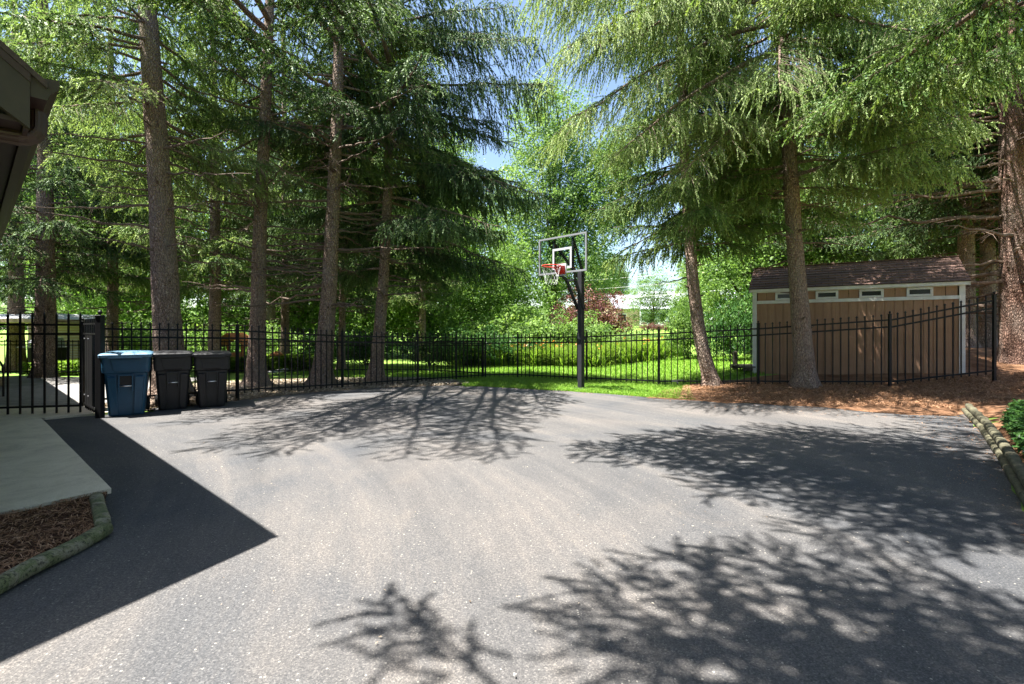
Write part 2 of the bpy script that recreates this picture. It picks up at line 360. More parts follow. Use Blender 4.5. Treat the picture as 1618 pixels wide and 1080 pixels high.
# ------------------------------------------------------------------ terrain
edge_px = [(240, 645), (300, 641), (360, 634), (420, 627), (500, 619), (600, 612.5), (700, 608.5), (760, 610), (830, 614), (900, 618),
           (960, 622), (1040, 629), (1100, 632), (1160, 636), (1230, 639), (1300, 643), (1370, 649), (1430, 654), (1490, 656), (1520, 653)]
far_edge = [G(*p).to_2d() for p in edge_px]
KERB = [G(1520, 650).to_2d(), G(1548, 680).to_2d(), G(1580, 730).to_2d(), G(1612, 790).to_2d(), Vector((3.2, 2.7)), Vector((1.9, 1.1)), Vector((.4, -1.2)), Vector((-1.5, -5))]
def hgt(x, y):
    x = np.asarray(x, float); y = np.asarray(y, float)
    ex = np.array([p.x for p in far_edge]); ey = np.array([p.y for p in far_edge])
    o = np.argsort(ex); fy = np.interp(x, ex[o], ey[o])
    # right-hand side: distance beyond the far asphalt edge / beyond the timber kerb
    kx = np.interp(y, [p.y for p in KERB][::-1], [p.x for p in KERB][::-1])
    dfar = np.clip(y - fy, 0, 6); dk = np.clip(x - kx - .16, 0, 8)
    k = np.interp(x, [3.5, 5.5, 8.6, 10.5, 14], [0, .035, .075, .16, .16])
    h = np.where(x > 3.5, np.minimum(dfar * k, .9), 0.0)
    h2 = np.where(y < 9.4, np.minimum(dk * .10, .7) + .10 * sstep(0, .12, dk), np.minimum(np.clip(x - 8.6, 0, 9) * .14, .75) * sstep(8.6, 10.5, y))
    h = np.maximum(h, np.where(dk > 0, h2, 0))
    h = h - .07 * sstep(13, 16, y) * (1 - sstep(4, 7, x)) + 1.15 * sstep(32, 75, y)
    out = (y > fy) | (x > kx)
    return h + .02 * vnoise(x * .7, y * .7) * out * sstep(12, 16, y)
def sheet(name, poly, mat, res=.35, zo=0.0, wob=0.0, hf=hgt, mats=None, skirt=0):
    """terrain-following sheet inside a 2D polygon"""
    rnd = random.Random(len(poly) * 7 + 3)
    pts = []
    n = len(poly)
    for i in range(n):
        a = Vector(poly[i][:2]); b = Vector(poly[(i + 1) % n][:2]); L = (b - a).length; k = max(1, int(L / (res * .6))) if wob else max(1, int(L / res))
        nn = Vector((-(b - a).y, (b - a).x)).normalized()
        for j in range(k):
            q = a.lerp(b, j / k)
            if wob: q = q + nn * wob * (float(vnoise(q.x * 2.3 + 9, q.y * 2.3)) * 1.6 + float(vnoise(q.x * 9, q.y * 9 + 4)))
            pts.append(q)
    m = len(pts); xs = [p.x for p in pts]; ys = [p.y for p in pts]
    inner = []
    X = np.arange(min(xs), max(xs), res); Y = np.arange(min(ys), max(ys), res)
    gx, gy = np.meshgrid(X, Y); gx = gx.ravel(); gy = gy.ravel()
    ins = np.zeros(len(gx), bool); j = m - 1
    for i in range(m):
        c = ((ys[i] > gy) != (ys[j] > gy)) & (gx < (xs[j] - xs[i]) * (gy - ys[i]) / ((ys[j] - ys[i]) or 1e-9) + xs[i]); ins ^= c; j = i
    for x, y in zip(gx[ins], gy[ins]): inner.append(Vector((x + .01, y + .013)))
    r = delaunay_2d_cdt(pts + inner, [], [list(range(m))], 1, 1e-5)
    vs = r[0]; fs = r[2]; vx = np.array([v.x for v in vs]); vy = np.array([v.y for v in vs])
    vz = hf(vx, vy) + zo if hf is not None else np.full(len(vx), zo)
    me = bpy.data.meshes.new(name); me.from_pydata([(a, b, c) for a, b, c in zip(vx, vy, vz)], [], [tuple(f) for f in fs])
    bm = bmesh.new(); bm.from_mesh(me)
    for f in bm.faces:
        if f.normal.z < 0: f.normal_flip()
    if skirt:
        be = [e for e in bm.edges if len(e.link_faces) == 1]
        g = bmesh.ops.extrude_edge_only(bm, edges=be); bmesh.ops.translate(bm, vec=(0, 0, -skirt), verts=[v for v in g['geom'] if isinstance(v, bmesh.types.BMVert)])
        bmesh.ops.recalc_face_normals(bm, faces=bm.faces)
    bm.to_mesh(me); bm.free()
    return link(name, me, mat, smooth=not skirt)
# base lawn: one sheet to the horizon (finer near the camera)
def ground():
    def axis(lo, hi, f0, f1, step):
        a = list(np.arange(f0, f1, step)); s = step; x = f1
        while x < hi: a.append(x); s *= 1.35; x += s
        x = f0 - step; s = step
        while x > lo: a.insert(0, x); s *= 1.35; x -= s
        return np.array(a)
    X = axis(-900, 900, -26, 26, .5); Y = axis(-200, 1500, -6, 40, .5)
    gx, gy = np.meshgrid(X, Y); z = hgt(gx, gy) - .035
    V = np.stack([gx.ravel(), gy.ravel(), z.ravel()], 1); nx, ny = len(X), len(Y)
    i = np.arange((nx - 1) * (ny - 1)); r = i // (nx - 1); c = i % (nx - 1); a = r * nx + c
    me = np_mesh('lawn', V, np.stack([a, a + 1, a + nx + 1, a + nx], 1))
    tag(link('lawn', me, M['lawn'], smooth=True), kind='structure')
ground()
# driveway
sl_a = G(65, 664).to_2d(); sl_b = G(176, 779).to_2d(); sl_c = G(0, 817).to_2d()
drive = [Vector((-8.5, 7.75)), G(245, 650).to_2d()] + far_edge + [q + Vector((.10, 0)) for q in KERB] + [Vector((-9, -5)), Vector((-9, 2.2)), Vector((-9, 6))]
tag(sheet('driveway', drive, M['asphalt'], .5, 0.0, .035, hf=None), kind='structure')
# right/far needle mulch
mul = [G(1020, 628).to_2d() + Vector((0, -.05))] + [Vector((p.x, p.y - .08)) for p in far_edge[12:]] + [p + Vector((.105, 0)) for p in KERB[1:]] + \
      [Vector((12, -5)), Vector((22, 6)), Vector((22, 26)), Vector((13.5, 22)), Vector((9.8, 13.7)), Vector((6.9, 13.1)), Vector((4.6, 12.75)), Vector((3.3, 11.2))]
tag(sheet('needle_mulch', mul, M['needles_ground'], .3, .006, .12), kind='structure')
# leaf litter strip along the left fence
lit = [Vector((-9.6, 8.9)), Vector((-8.2, 8.2))] + [Vector((p.x, p.y - .06)) for p in far_edge[:7]] + [G(742, 606).to_2d(), G(735, 599).to_2d(), G(690, 596).to_2d(), Vector((-2.9, 15.6)), Vector((-5.2, 15.6)), Vector((-8.0, 14.6)), Vector((-9.8, 11.3))]
tag(sheet('leaf_litter_bed', lit, M['litter_ground'], .3, -.012, .12), kind='structure')
# concrete path slab, apron, pavers, soil bed at the left
path = [sl_b, sl_a, Vector((-9.5, 8.05)), Vector((-13, 8.3)), Vector((-10.5, 5.8)), sl_c + (sl_c - sl_b) * .7]
tag(sheet('concrete_path', path, M['concrete'], .4, .045, .0025, hf=None, skirt=.10), kind='structure')
apron = [sl_a + Vector((.02, .05)), G(190, 652).to_2d(), Vector((-6.95, 8.75)), Vector((-8.0, 9.2)), Vector((-13, 9.4)), Vector((-13, 8.34)), Vector((-9.5, 8.09))]
tag(sheet('concrete_apron', apron, M['concrete'], .4, .036, .003, hf=None, skirt=.08), kind='structure')
tag(sheet('paver_patio', [Vector((-24, 9.42)), Vector((-8.0, 9.24)), Vector((-8.3, 10.4)), Vector((-8.9, 12.2)), Vector((-9.2, 14.8)), Vector((-24, 15.4))], M['paver'], .5, .03, 0, hf=None, skirt=.06), kind='structure')
soil = [sl_b + Vector((-.02, -.03)), G(160, 832).to_2d(), G(100, 880).to_2d(), G(0, 926).to_2d(), G(-60, 948).to_2d(), Vector((-3.6, 2.2)), Vector((-6, 3.4)), sl_c + (sl_c - sl_b) * .7]
tag(sheet('soil_bed', soil, M['soil'], .15, .02, .02, hf=lambda x, y: .03 * vnoise(x * 3, y * 3)), kind='structure')

# ------------------------------------------------------------------ house eave at the top left
def house():
    e = Vector((-.748, .664, 0)); p = Vector((-.664, -.748, 0)); C0 = Vector((-3.01, 3.216, 0)); s = .85
    rt = empty('house', C0 + p * 2 + e * 4, label='dark brown house eave with gutter and elbow downspout at left edge', cat='house')
    inv = Vector(rt.location)
    def Q(t, q, z): return C0 + p * t + e * q + Vector((0, 0, z)) - inv
    LEN = 20.5; W = 3.2
    # roof (front slope and back slope), thickness .06
    zt = lambda t: 3.165 + (t - .12) * s
    roof = MB()
    A = [Q(.06, -.03, zt(.06)), Q(W, -.03, zt(W)), Q(2 * W, -.03, zt(0.06)), Q(2 * W, -.03, zt(.06) - .06), Q(W, -.03, zt(W) - .07), Q(.06, -.03, zt(.06) - .04)]
    roof.prism(A, Q(0, 0, 0), Q(0, LEN, 0)); roof.build('roof', M['shingle_dark'], rt)
    # rake boards and boxed gable end
    b = MB(); b.prism([Q(.14, -.012, 3.12), Q(.14, -.012, 2.79), Q(.55, -.012, 3.10), Q(W, -.012, zt(W) - .42), Q(W, -.012, zt(W) - .075), Q(.2, -.012, zt(.2) - .05)], Q(0, 0, 0), Q(0, .05, 0))
    b.build('rake_board', M['brown_moss'], rt)
    b = MB(); b.prism([Q(.138, -.022, 3.155), Q(.138, -.022, 3.085), Q(W, -.022, zt(W) - .15), Q(W, -.022, zt(W) - .055), Q(.2, -.022, zt(.2) - .045)], Q(0, 0, 0), Q(0, .035, 0))
    b.build('shingle_mould', M['brown_paint'], rt)
    # eave fascia behind the gutter, soffit
    b = MB(); b.prism([Q(.14, .06, 3.10), Q(.14, .06, 2.80), Q(.165, .06, 2.80), Q(.165, .06, 3.10)], Q(0, 0, 0), Q(0, LEN - .1, 0)); b.build('fascia', M['brown_paint'], rt)
    b = MB(); b.prism([Q(.17, .045, 2.86), Q(.72, .045, 2.86), Q(.72, .045, 2.83), Q(.17, .045, 2.83)], Q(0, 0, 0), Q(0, LEN - .1, 0)); b.build('soffit', M['brown_soffit'], rt)
    b = MB(); b.prism([Q(.55, .36, 2.829), Q(.68, .36, 2.829), Q(.68, .36, 2.72), Q(.55, .36, 2.72)], Q(0, 0, 0), Q(0, LEN - .5, 0)); b.build('frieze_board', M['brown_paint'], rt)
    b = MB(); b.prism([Q(.69, .4, 0), Q(2 * W - .6, .4, 0), Q(2 * W - .6, .4, 2.9), Q(W, .4, zt(W) - .5), Q(.69, .4, 2.82)], Q(0, 0, 0), Q(0, LEN - .9, 0)); b.build('wall', M['wall_brown'], rt)
    # gutter: K-style trough, open top
    prof = [(.138, 3.13), (.138, 3.00), (.06, 3.00), (.045, 3.04), (.015, 3.075), (.0, 3.10), (.0, 3.15), (.012, 3.15), (.012, 3.105), (.03, 3.08), (.058, 3.05), (.07, 3.012), (.126, 3.012), (.126, 3.13)]
    b = MB(); b.prism([Q(t, 0, z) for t, z in prof], Q(0, 0, 0), Q(0, LEN, 0)); g = b.build('gutter', M['brown_paint'], rt)
    b = MB(); b.prism([Q(t, -.004, z) for t, z in prof[:7]], Q(0, 0, 0), Q(0, .003, 0)); b.build('end_cap', M['brown_moss'], g)
    # downspout outlet, elbow and run to the wall, corrugated rectangular pipe
    pts = [Q(.085, .27, 3.0), Q(.085, .27, 2.93), Q(.085, .27, 2.895)]
    for k in range(1, 9):
        a = k / 8 * PI / 2 * .96; pts.append(Q(.085 + .10 * (1 - math.cos(a)), .27, 2.895 - .10 * math.sin(a) + 0))
    pts += [Q(.35, .27, 2.785), Q(.5, .27, 2.77), Q(.60, .27, 2.75), Q(.645, .27, 2.70), Q(.65, .27, 2.5), Q(.65, .27, .15)]
    rad = [1, 1, 1] + [1.0 + .07 * (k % 2) for k in range(8)] + [1] * 6
    rect = []
    for k in range(24):
        a = 2 * PI * (k + .5) / 24; c, sn = math.cos(a), math.sin(a); mx = max(abs(c), abs(sn)); rr = 1 - (.07 if k % 3 == 1 else 0)
        rect.append((c / mx * .045 * rr, sn / mx * .036 * rr))
    b = MB(); b.tube(pts, rad, 24, rect=rect); b.build('downspout', M['brown_paint'], rt)
house()

# ------------------------------------------------------------------ timbers
def log(name, a, b, r, mat, label, group=None, seed=0, sq=.85):
    a = Vector(a); b = Vector(b); d = b - a; L = d.length; mid = (a + b) / 2
    rt = a.lerp(b, .5); rt.z -= r
    n = max(4, int(L / .08)); rnd = random.Random(seed)
    pts = [a.lerp(b, i / n) - rt + Vector((0, 0, .006 * math.sin(i * .9 + seed))) for i in range(n + 1)]
    mb = MB(); rr = [r * (1 + .05 * float(vnoise(i * .35 + seed * 3.1, 2.2)) * 2) for i in range(n + 1)]; rr[0] *= .93; rr[-1] *= .93
    rect = []
    for k in range(16):
        an = 2 * PI * k / 16; c, s = math.cos(an), math.sin(an); q = (abs(c) ** 3.2 + abs(s) ** 3.2) ** (-1 / 3.2); q = 1 + (q - 1) * sq
        rect.append((c * q * (1 + .04 * rnd.random()), s * q * .9))
    mb.tube(pts, rr, 16, rect=rect)
    o = mb.build(name, mat, None, loc=rt, smooth=True); return tag(o, label, 'landscape timber', group)
pa = G(152, 795, .0); pa.z = .048; pb = G(158, 842, 0); pb.z = .048
log('landscape_timber', pa, pb + Vector((.0, .03, 0)), .047, M['moss_log'], 'short grey green timber running from the concrete path corner to the long mossy timber', 'timbers edging the soil bed', 1)
pc = G(168, 846, 0); pc.z = .048; pd = G(-60, 968, 0); pd.z = .048
log('landscape_timber', pc, pd, .050, M['moss_log'], 'long green mossy timber edging the soil bed at the left edge', 'timbers edging the soil bed', 2)
labs = ['far end log of the timber kerb in the lower course by the brown needle mulch', 'second lower log of the timber kerb beside the leafy ground cover', 'lower kerb log at the right picture edge', 'lower kerb log nearest the camera outside the view',
        'far end log of the timber kerb in the upper course by the brown needle mulch', 'second upper log of the timber kerb beside the leafy ground cover', 'upper kerb log at the right picture edge', 'upper kerb log nearest the camera outside the view']
for row in (0, 1):
    for i in range(4):
        a = KERB[i]; b = KERB[i + 1]; d = (b - a).normalized(); off = .05 + .05 * row; z = .035 + .085 * row
        a3 = Vector((a.x + off, a.y, z)) + (d * (.02 + (.10 if i == 0 else 0) * row)).to_3d(); b3 = Vector((b.x + off, b.y, z)) - (d * .012).to_3d()
        log('kerb_timber', a3, b3, .050, M['kerb_log'], labs[i + 4 * row], 'stacked logs of the right kerb', 5 + i + row * 9, .9)

# ------------------------------------------------------------------ fences
def fence(name, label, posts, spacing=.155, gates=(), fin=True, zgap=.05, skip=(), H=None, thick=.022, post_w=.055, rails=(.10, .26), label_group=None):
    """posts: list of (base Vector, height)"""
    b0 = posts[0][0]; rt = empty(name, b0, label=label, cat='fence', group=label_group)
    for i, (p, h) in enumerate(posts):
        mb = MB(); q = p - b0
        mb.box(q + Vector((0, 0, h / 2 - .05)), (post_w, post_w, h + .1)); po = None
        mb.box(q + Vector((0, 0, h + .006)), (post_w + .014, post_w + .014, .012))
        po = mb.build('post', M['black_metal'], rt, bevel=.003, seg=1)
        mb = MB(); mb.tube([q + Vector((0, 0, h + .012 + z)) for z in (0, .012, .022, .035, .05, .06)], [.010, .012, .020, .024, .017, .003], 8); mb.build('finial', M['black_metal'], po, smooth=True)
    for i in range(len(posts) - 1):
        if i in skip: continue
        (a, ha), (b, hb) = posts[i], posts[i + 1]; a = a - b0; b = b - b0
        d = (b - a); L = d.to_2d().length; ah = math.atan2(d.y, d.x)
        za = a.z + ha - .03; zb = b.z + hb - .03
        e = d.to_2d().normalized().to_3d(); pn = bpy.data.objects.new('panel', None); C.objects.link(pn); pn.parent = rt; pn.location = a; off_ = Vector(a)
        A = a + e * (post_w / 2 + .002); B = b - e * (post_w / 2 + .002)
        for dr in rails:
            mb = MB(); mb.bar(Vector((A.x, A.y, za - dr)) - off_, Vector((B.x, B.y, zb - dr)) - off_, .03, .036); mb.build('rail', M['black_metal'], pn)
        mb = MB(); mb.bar(Vector((A.x, A.y, a.z + zgap + .07)) - off_, Vector((B.x, B.y, b.z + zgap + .07)) - off_, .03, .036); mb.build('rail', M['black_metal'], pn)
        n = max(2, round(L / spacing)) - 1
        for k in range(1, n + 1):
            f = k / (n + 1); q = a.lerp(b, f); zt = za + (zb - za) * f; zbm = a.z + (b.z - a.z) * f + zgap
            pm = MB(); pm.box((q.x, q.y, (zt + zbm) / 2), (thick, thick, zt - zbm), rot=ah)
            if fin:
                w2 = thick * .75
                c = Vector((q.x, q.y, zt)); vs = [c + Vector(v) for v in ((-w2, -w2, .0), (w2, -w2, 0), (w2, w2, 0), (-w2, w2, 0), (-w2, -w2, .012), (w2, -w2, .012), (w2, w2, .012), (-w2, w2, .012), (0, 0, .045))]
                pm.add(vs, [(0, 3, 2, 1), (0, 1, 5, 4), (1, 2, 6, 5), (2, 3, 7, 6), (3, 0, 4, 7), (4, 5, 8), (5, 6, 8), (6, 7, 8), (7, 4, 8)])
            pm.v = [(v[0] - off_.x, v[1] - off_.y, v[2] - off_.z) for v in pm.v]; pm.build('picket', M['black_metal'], pn)
    return rt
def post(px, top, bot, d):
    a = P(px, bot, d); b = P(px, top, d); return (a, b.z - a.z - .06)
fl = [post(131, 503, 642, 9.3), post(375, 508, 625, 10.3), post(541, 519, 614, 12.4), post(660, 522, 605.5, 13.7), post(721, 524, 601, 14.9), post(767, 525, 597.5, 15.7), post(818, 524, 597, 15.7), post(927, 521.5, 603, 14.2), post(1041, 516, 609, 12.85), post(1198, 507, 609.5, 12.0), post(1406, 492, 611, 11.0), post(1571, 461, 594, 10.5)]
fence('metal_fence', 'black metal picket fence running round the far edge of the driveway to the shed', fl)
rearf = [(Vector((-22, 15.4, .0)), 1.2), (Vector((-17.3, 15.6, 0)), 1.2), (Vector((-13.8, 16, -.02)), 1.2), (Vector((-11.2, 16.3, -.03)), 1.2), (Vector((-8.6, 16.7, -.05)), 1.2), (Vector((-6.0, 17.1, -.06)), 1.2), (Vector((-3.5, 17.5, -.07)), 1.2), (Vector((-.95, 15.95, -.07)), 1.25)]
fence('metal_fence', 'low black picket fence across the garden behind the patio and spruce trunks', rearf, spacing=.17, fin=False, rails=(.05, .17), zgap=.06, thick=.016, post_w=.05)
# tall gate
def gate():
    r = P(127, 650, 8.45); l = P(-150, 672, 7.95); l.z = r.z = .02
    rt = empty('metal_gate', r, label='tall black metal picket gate standing before the shaded paver patio', cat='gate')
    lb = l - r; e = lb.normalized(); H = 1.73; n = 14
    ah = math.atan2(e.y, e.x)
    for z in (H - .17, H - .33, .15):
        mb = MB(); mb.bar((0, 0, z), (lb.x, lb.y, z), .032, .036); mb.build('rail', M['black_metal'], rt)
    for k in range(n + 1):
        q = e * (lb.length * k / n); mb = MB(); mb.box((q.x, q.y, (H + .03) / 2), (.024, .024, H - .03), rot=ah)
        mb.tube([(q.x, q.y, H), (q.x, q.y, H + .02), (q.x, q.y, H + .055)], [.019, .017, .002], 4); mb.build('picket', M['black_metal'], rt)
    # gate return: post in front, post behind and a dark plate between
    f = P(158, 655, 8.2); f.z = .0; bk = P(133, 642, 9.1); bk.z = 0
    rt2 = empty('gate_post', f, label='thick black square gate post with dark latch panel beside the blue bin', cat='gate post')
    H2 = 1.72
    mb = MB(); mb.box((0, 0, H2 / 2), (.095, .095, H2)); mb.box((0, 0, H2 + .01), (.115, .115, .02)); mb.build('post', M['black_metal'], rt2, bevel=.004, seg=1)
    mb = MB(); mb.tube([(0, 0, H2 + .02 + z) for z in (0, .012, .03, .055, .075, .085)], [.016, .014, .032, .036, .022, .004], 10); mb.build('finial', M['black_metal'], rt2, smooth=True)
    v = bk - f; u = v.normalized()
    mb = MB(); mb.bar(u * .35 + Vector((0, 0, .11)), u * (v.length * .97) + Vector((0, 0, .11)), .03, .04); mb.build('rail', M['black_metal'], rt2)
    mb = MB(); mb.bar(u * .06 + Vector((0, 0, 1.6)), u * v.length + Vector((0, 0, 1.6)), .03, .03); mb.build('rail', M['black_metal'], rt2); mb = MB(); mb.bar(u * .06 + Vector((0, 0, 1.42)), u * v.length + Vector((0, 0, 1.42)), .03, .03); mb.build('rail', M['black_metal'], rt2); mb = MB()
    mb.bar(u * .06 + Vector((0, 0, .115)), u * .34 + Vector((0, 0, .115)), .03, .03); mb.build('rail', M['black_metal'], rt2)
    mb = MB(); c = u * (v.length * .66) + Vector((0, 0, .76)); mb.box(c, (.68, .022, 1.27), rot=math.atan2(u.y, u.x)); mb.build('latch_panel', M['black_metal'], rt2)
    for k in range(1, 9):
        q = u * (v.length * k / 9); mb = MB(); mb.box((q.x, q.y, .86), (.02, .03, 1.66), rot=math.atan2(u.y, u.x)); mb.build('picket', M['black_metal'], rt2)
    nrm = Vector((-u.y, u.x, 0)); nrm = nrm if nrm.y < 0 else -nrm
    for z in (1.33, .30):
        for s_ in (.56, .80):
            c = u * (v.length * s_) + nrm * .03 + Vector((0, 0, z)); mb = MB(); mb.tube([c, c + nrm * .015], .012, 8); mb.build('bolt', M['steel'], rt2)
gate()

# ------------------------------------------------------------------ wheelie bins
def loft(mb, secs, capb=True, capt=True):
    """secs: list of (z, list of (x,y))"""
    n = len(secs[0][1]); vs = []; fs = []
    for z, ring in secs: vs += [(x, y, z) for x, y in ring]
    for i in range(len(secs) - 1):
        for k in range(n): fs.append((i * n + k, i * n + (k + 1) % n, (i + 1) * n + (k + 1) % n, (i + 1) * n + k))
    if capb: fs.append(tuple(range(n))[::-1])
    if capt: fs.append(tuple(range((len(secs) - 1) * n, len(secs) * n)))
    mb.add(vs, fs)
def rrect(wx, wy, r, y0=0, n=4):
    pts = []
    for cx, cy_, a0 in ((wx - r, wy - r, 0), (-wx + r, wy - r, 90), (-wx + r, -wy + r, 180), (wx - r, -wy + r, 270)):
        for k in range(n + 1):
            a = math.radians(a0 + 90 * k / n); pts.append((cx + r * math.cos(a), y0 + cy_ + r * math.sin(a)))
    return pts
def bin_(label, loc, rz, mat, lidmat, s=1.0, wide=1.0, group=None):
    rt = empty('wheelie_bin', loc, rz, label=label, cat='bin', group=group)      # front faces -y
    W = .30 * wide * s; D = .36 * s; H = 1.02 * s
    b = MB()
    loft(b, [(0.0, rrect(W * .76, D * .72, .05, .02)), (.02 * s, rrect(W * .79, D * .75, .05, .02)), (.62 * H, rrect(W * .93, D * .90, .05)), (.70 * H, rrect(W * .95, D * .92, .05)),
             (.715 * H, rrect(W * 1.04, D * .98, .05)), (.80 * H, rrect(W * 1.06, D * 1.0, .05)), (.955 * H, rrect(W * 1.07, D * 1.02, .05)), (.96 * H, rrect(W * 1.12, D * 1.07, .05)), (.99 * H, rrect(W * 1.12, D * 1.07, .05))])
    # side flanges of the front face: two raised tapering cheeks with a sunk channel between
    for sx in (-1, 1):
        x0, x1 = sx * W * .34, sx * W * .80
        q = lambda x, y, z: (x, y, z)
        yb, yt = -(D * .75) + .03, -(D * .92)
        b.add([q(x0, yb, .03), q(x1 * .86, yb, .03), q(x1 * 1.02, yt + .01, .66 * H), q(x0 * 1.5, yt + .01, .66 * H),
               q(x0, yb - .055, .03), q(x1 * .84, yb - .05, .03), q(x1, yt - .035, .64 * H), q(x0 * 1.2, yt - .05, .64 * H)],
              [(0, 1, 2, 3), (4, 7, 6, 5), (0, 4, 5, 1), (1, 5, 6, 2), (2, 6, 7, 3), (3, 7, 4, 0)])
    # hood above the grab pocket
    b.add([(-W * .45, -D * .93, .70 * H), (W * .45, -D * .93, .70 * H), (W * .62, -D * 1.0, .93 * H), (-W * .62, -D * 1.0, .93 * H), (-W * .52, -D * 1.02, .74 * H), (W * .52, -D * 1.02, .74 * H), (W * .66, -D * 1.055, .93 * H), (-W * .66, -D * 1.055, .93 * H)],
          [(0, 1, 2, 3), (4, 7, 6, 5), (0, 4, 5, 1), (1, 5, 6, 2), (2, 6, 7, 3), (3, 7, 4, 0)])
    bo = b.build('body', mat, rt, bevel=.006, seg=2)
    # pocket frame and lift bar
    yp = -D * .93 - .012; z0, z1 = .40 * H, .67 * H; xw = W * .30
    k = MB(); k.box((0, yp, z1), (xw * 2 + .03, .035, .022)); k.box((-xw, yp, (z0 + z1) / 2), (.022, .035, z1 - z0)); k.box((xw, yp, (z0 + z1) / 2), (.022, .035, z1 - z0)); k.build('grab_pocket', mat, rt, bevel=.005)
    k = MB(); k.box((0, -D * .86 + .0, (z0 + z1) / 2 + .05), (xw * 1.9, .04, (z1 - z0) * .55)); k.build('pocket_shade', M['black_bin'], rt)  # black panel puts the shade of the recessed pocket into colour
    k = MB(); zb = .475 * H + .02; k.tube([(-xw, yp - .004, zb), (xw, yp - .004, zb)], .011, 10); k.build('lift_bar', M['steel'], rt, smooth=True)
    # lid
    l = MB(); z = .992 * H
    loft(l, [(z - .035, rrect(W * 1.16, D * 1.14, .05, -.01)), (z + .012, rrect(W * 1.18, D * 1.16, .055, -.01)), (z + .03, rrect(W * 1.12, D * 1.1, .06, -.01)), (z + .05, rrect(W * .98, D * .95, .08, 0)), (z + .062, rrect(W * .6, D * .6, .08, 0))])
    lo = l.build('lid', lidmat, rt, bevel=.004, seg=1, smooth=False)
    g = MB(); g.box((0, -D * 1.13, z - .03), (W * 1.5, .05, .03))
    for x in (-.5, 0, .5): g.box((x * W, -.02, z + .057), (.03, D * 1.2, .016))
    g.build('lid_rib', lidmat, lo, bevel=.004)
    h = MB(); h.tube([(-W * .8, D * 1.12, z - .02), (-W * .8, D * 1.27, z - .0), (W * .8, D * 1.27, z), (W * .8, D * 1.12, z - .02)], .014, 8); h.build('handle', mat, rt)
    for sx in (-1, 1):
        m = MB(); x = sx * W * .86
        m.tube([(x - .03, D * .78, .12), (x + .03, D * .78, .12)], .12, 20); wl = m.build('wheel', M['rubber'], rt, bevel=.008, seg=1)
        m = MB(); m.tube([(x + sx * .031, D * .78, .12), (x + sx * .036, D * .78, .12)], .06, 14); m.build('hub', mat, wl)
    return rt
bb = P(202, 649, 8.62); bb.z = .0
bin_('large blue wheelie bin with lid coloured pale as if lit beside the black gate post', bb, math.radians(34), M['blue_bin'], M['blue_lid'], 1.04, 1.0)
b1 = P(273, 641, 9.25); b1.z = 0
bin_('black wheelie bin standing between the blue bin and another black bin', b1, math.radians(36), M['black_bin'], M['black_bin'], 1.02, .92, 'black wheelie bins by the fence')
b2 = P(335, 639, 9.55); b2.z = 0
bin_('black wheelie bin at the right end of the bin row', b2, math.radians(32), M['black_bin'], M['black_bin'], 1.0, .92, 'black wheelie bins by the fence')

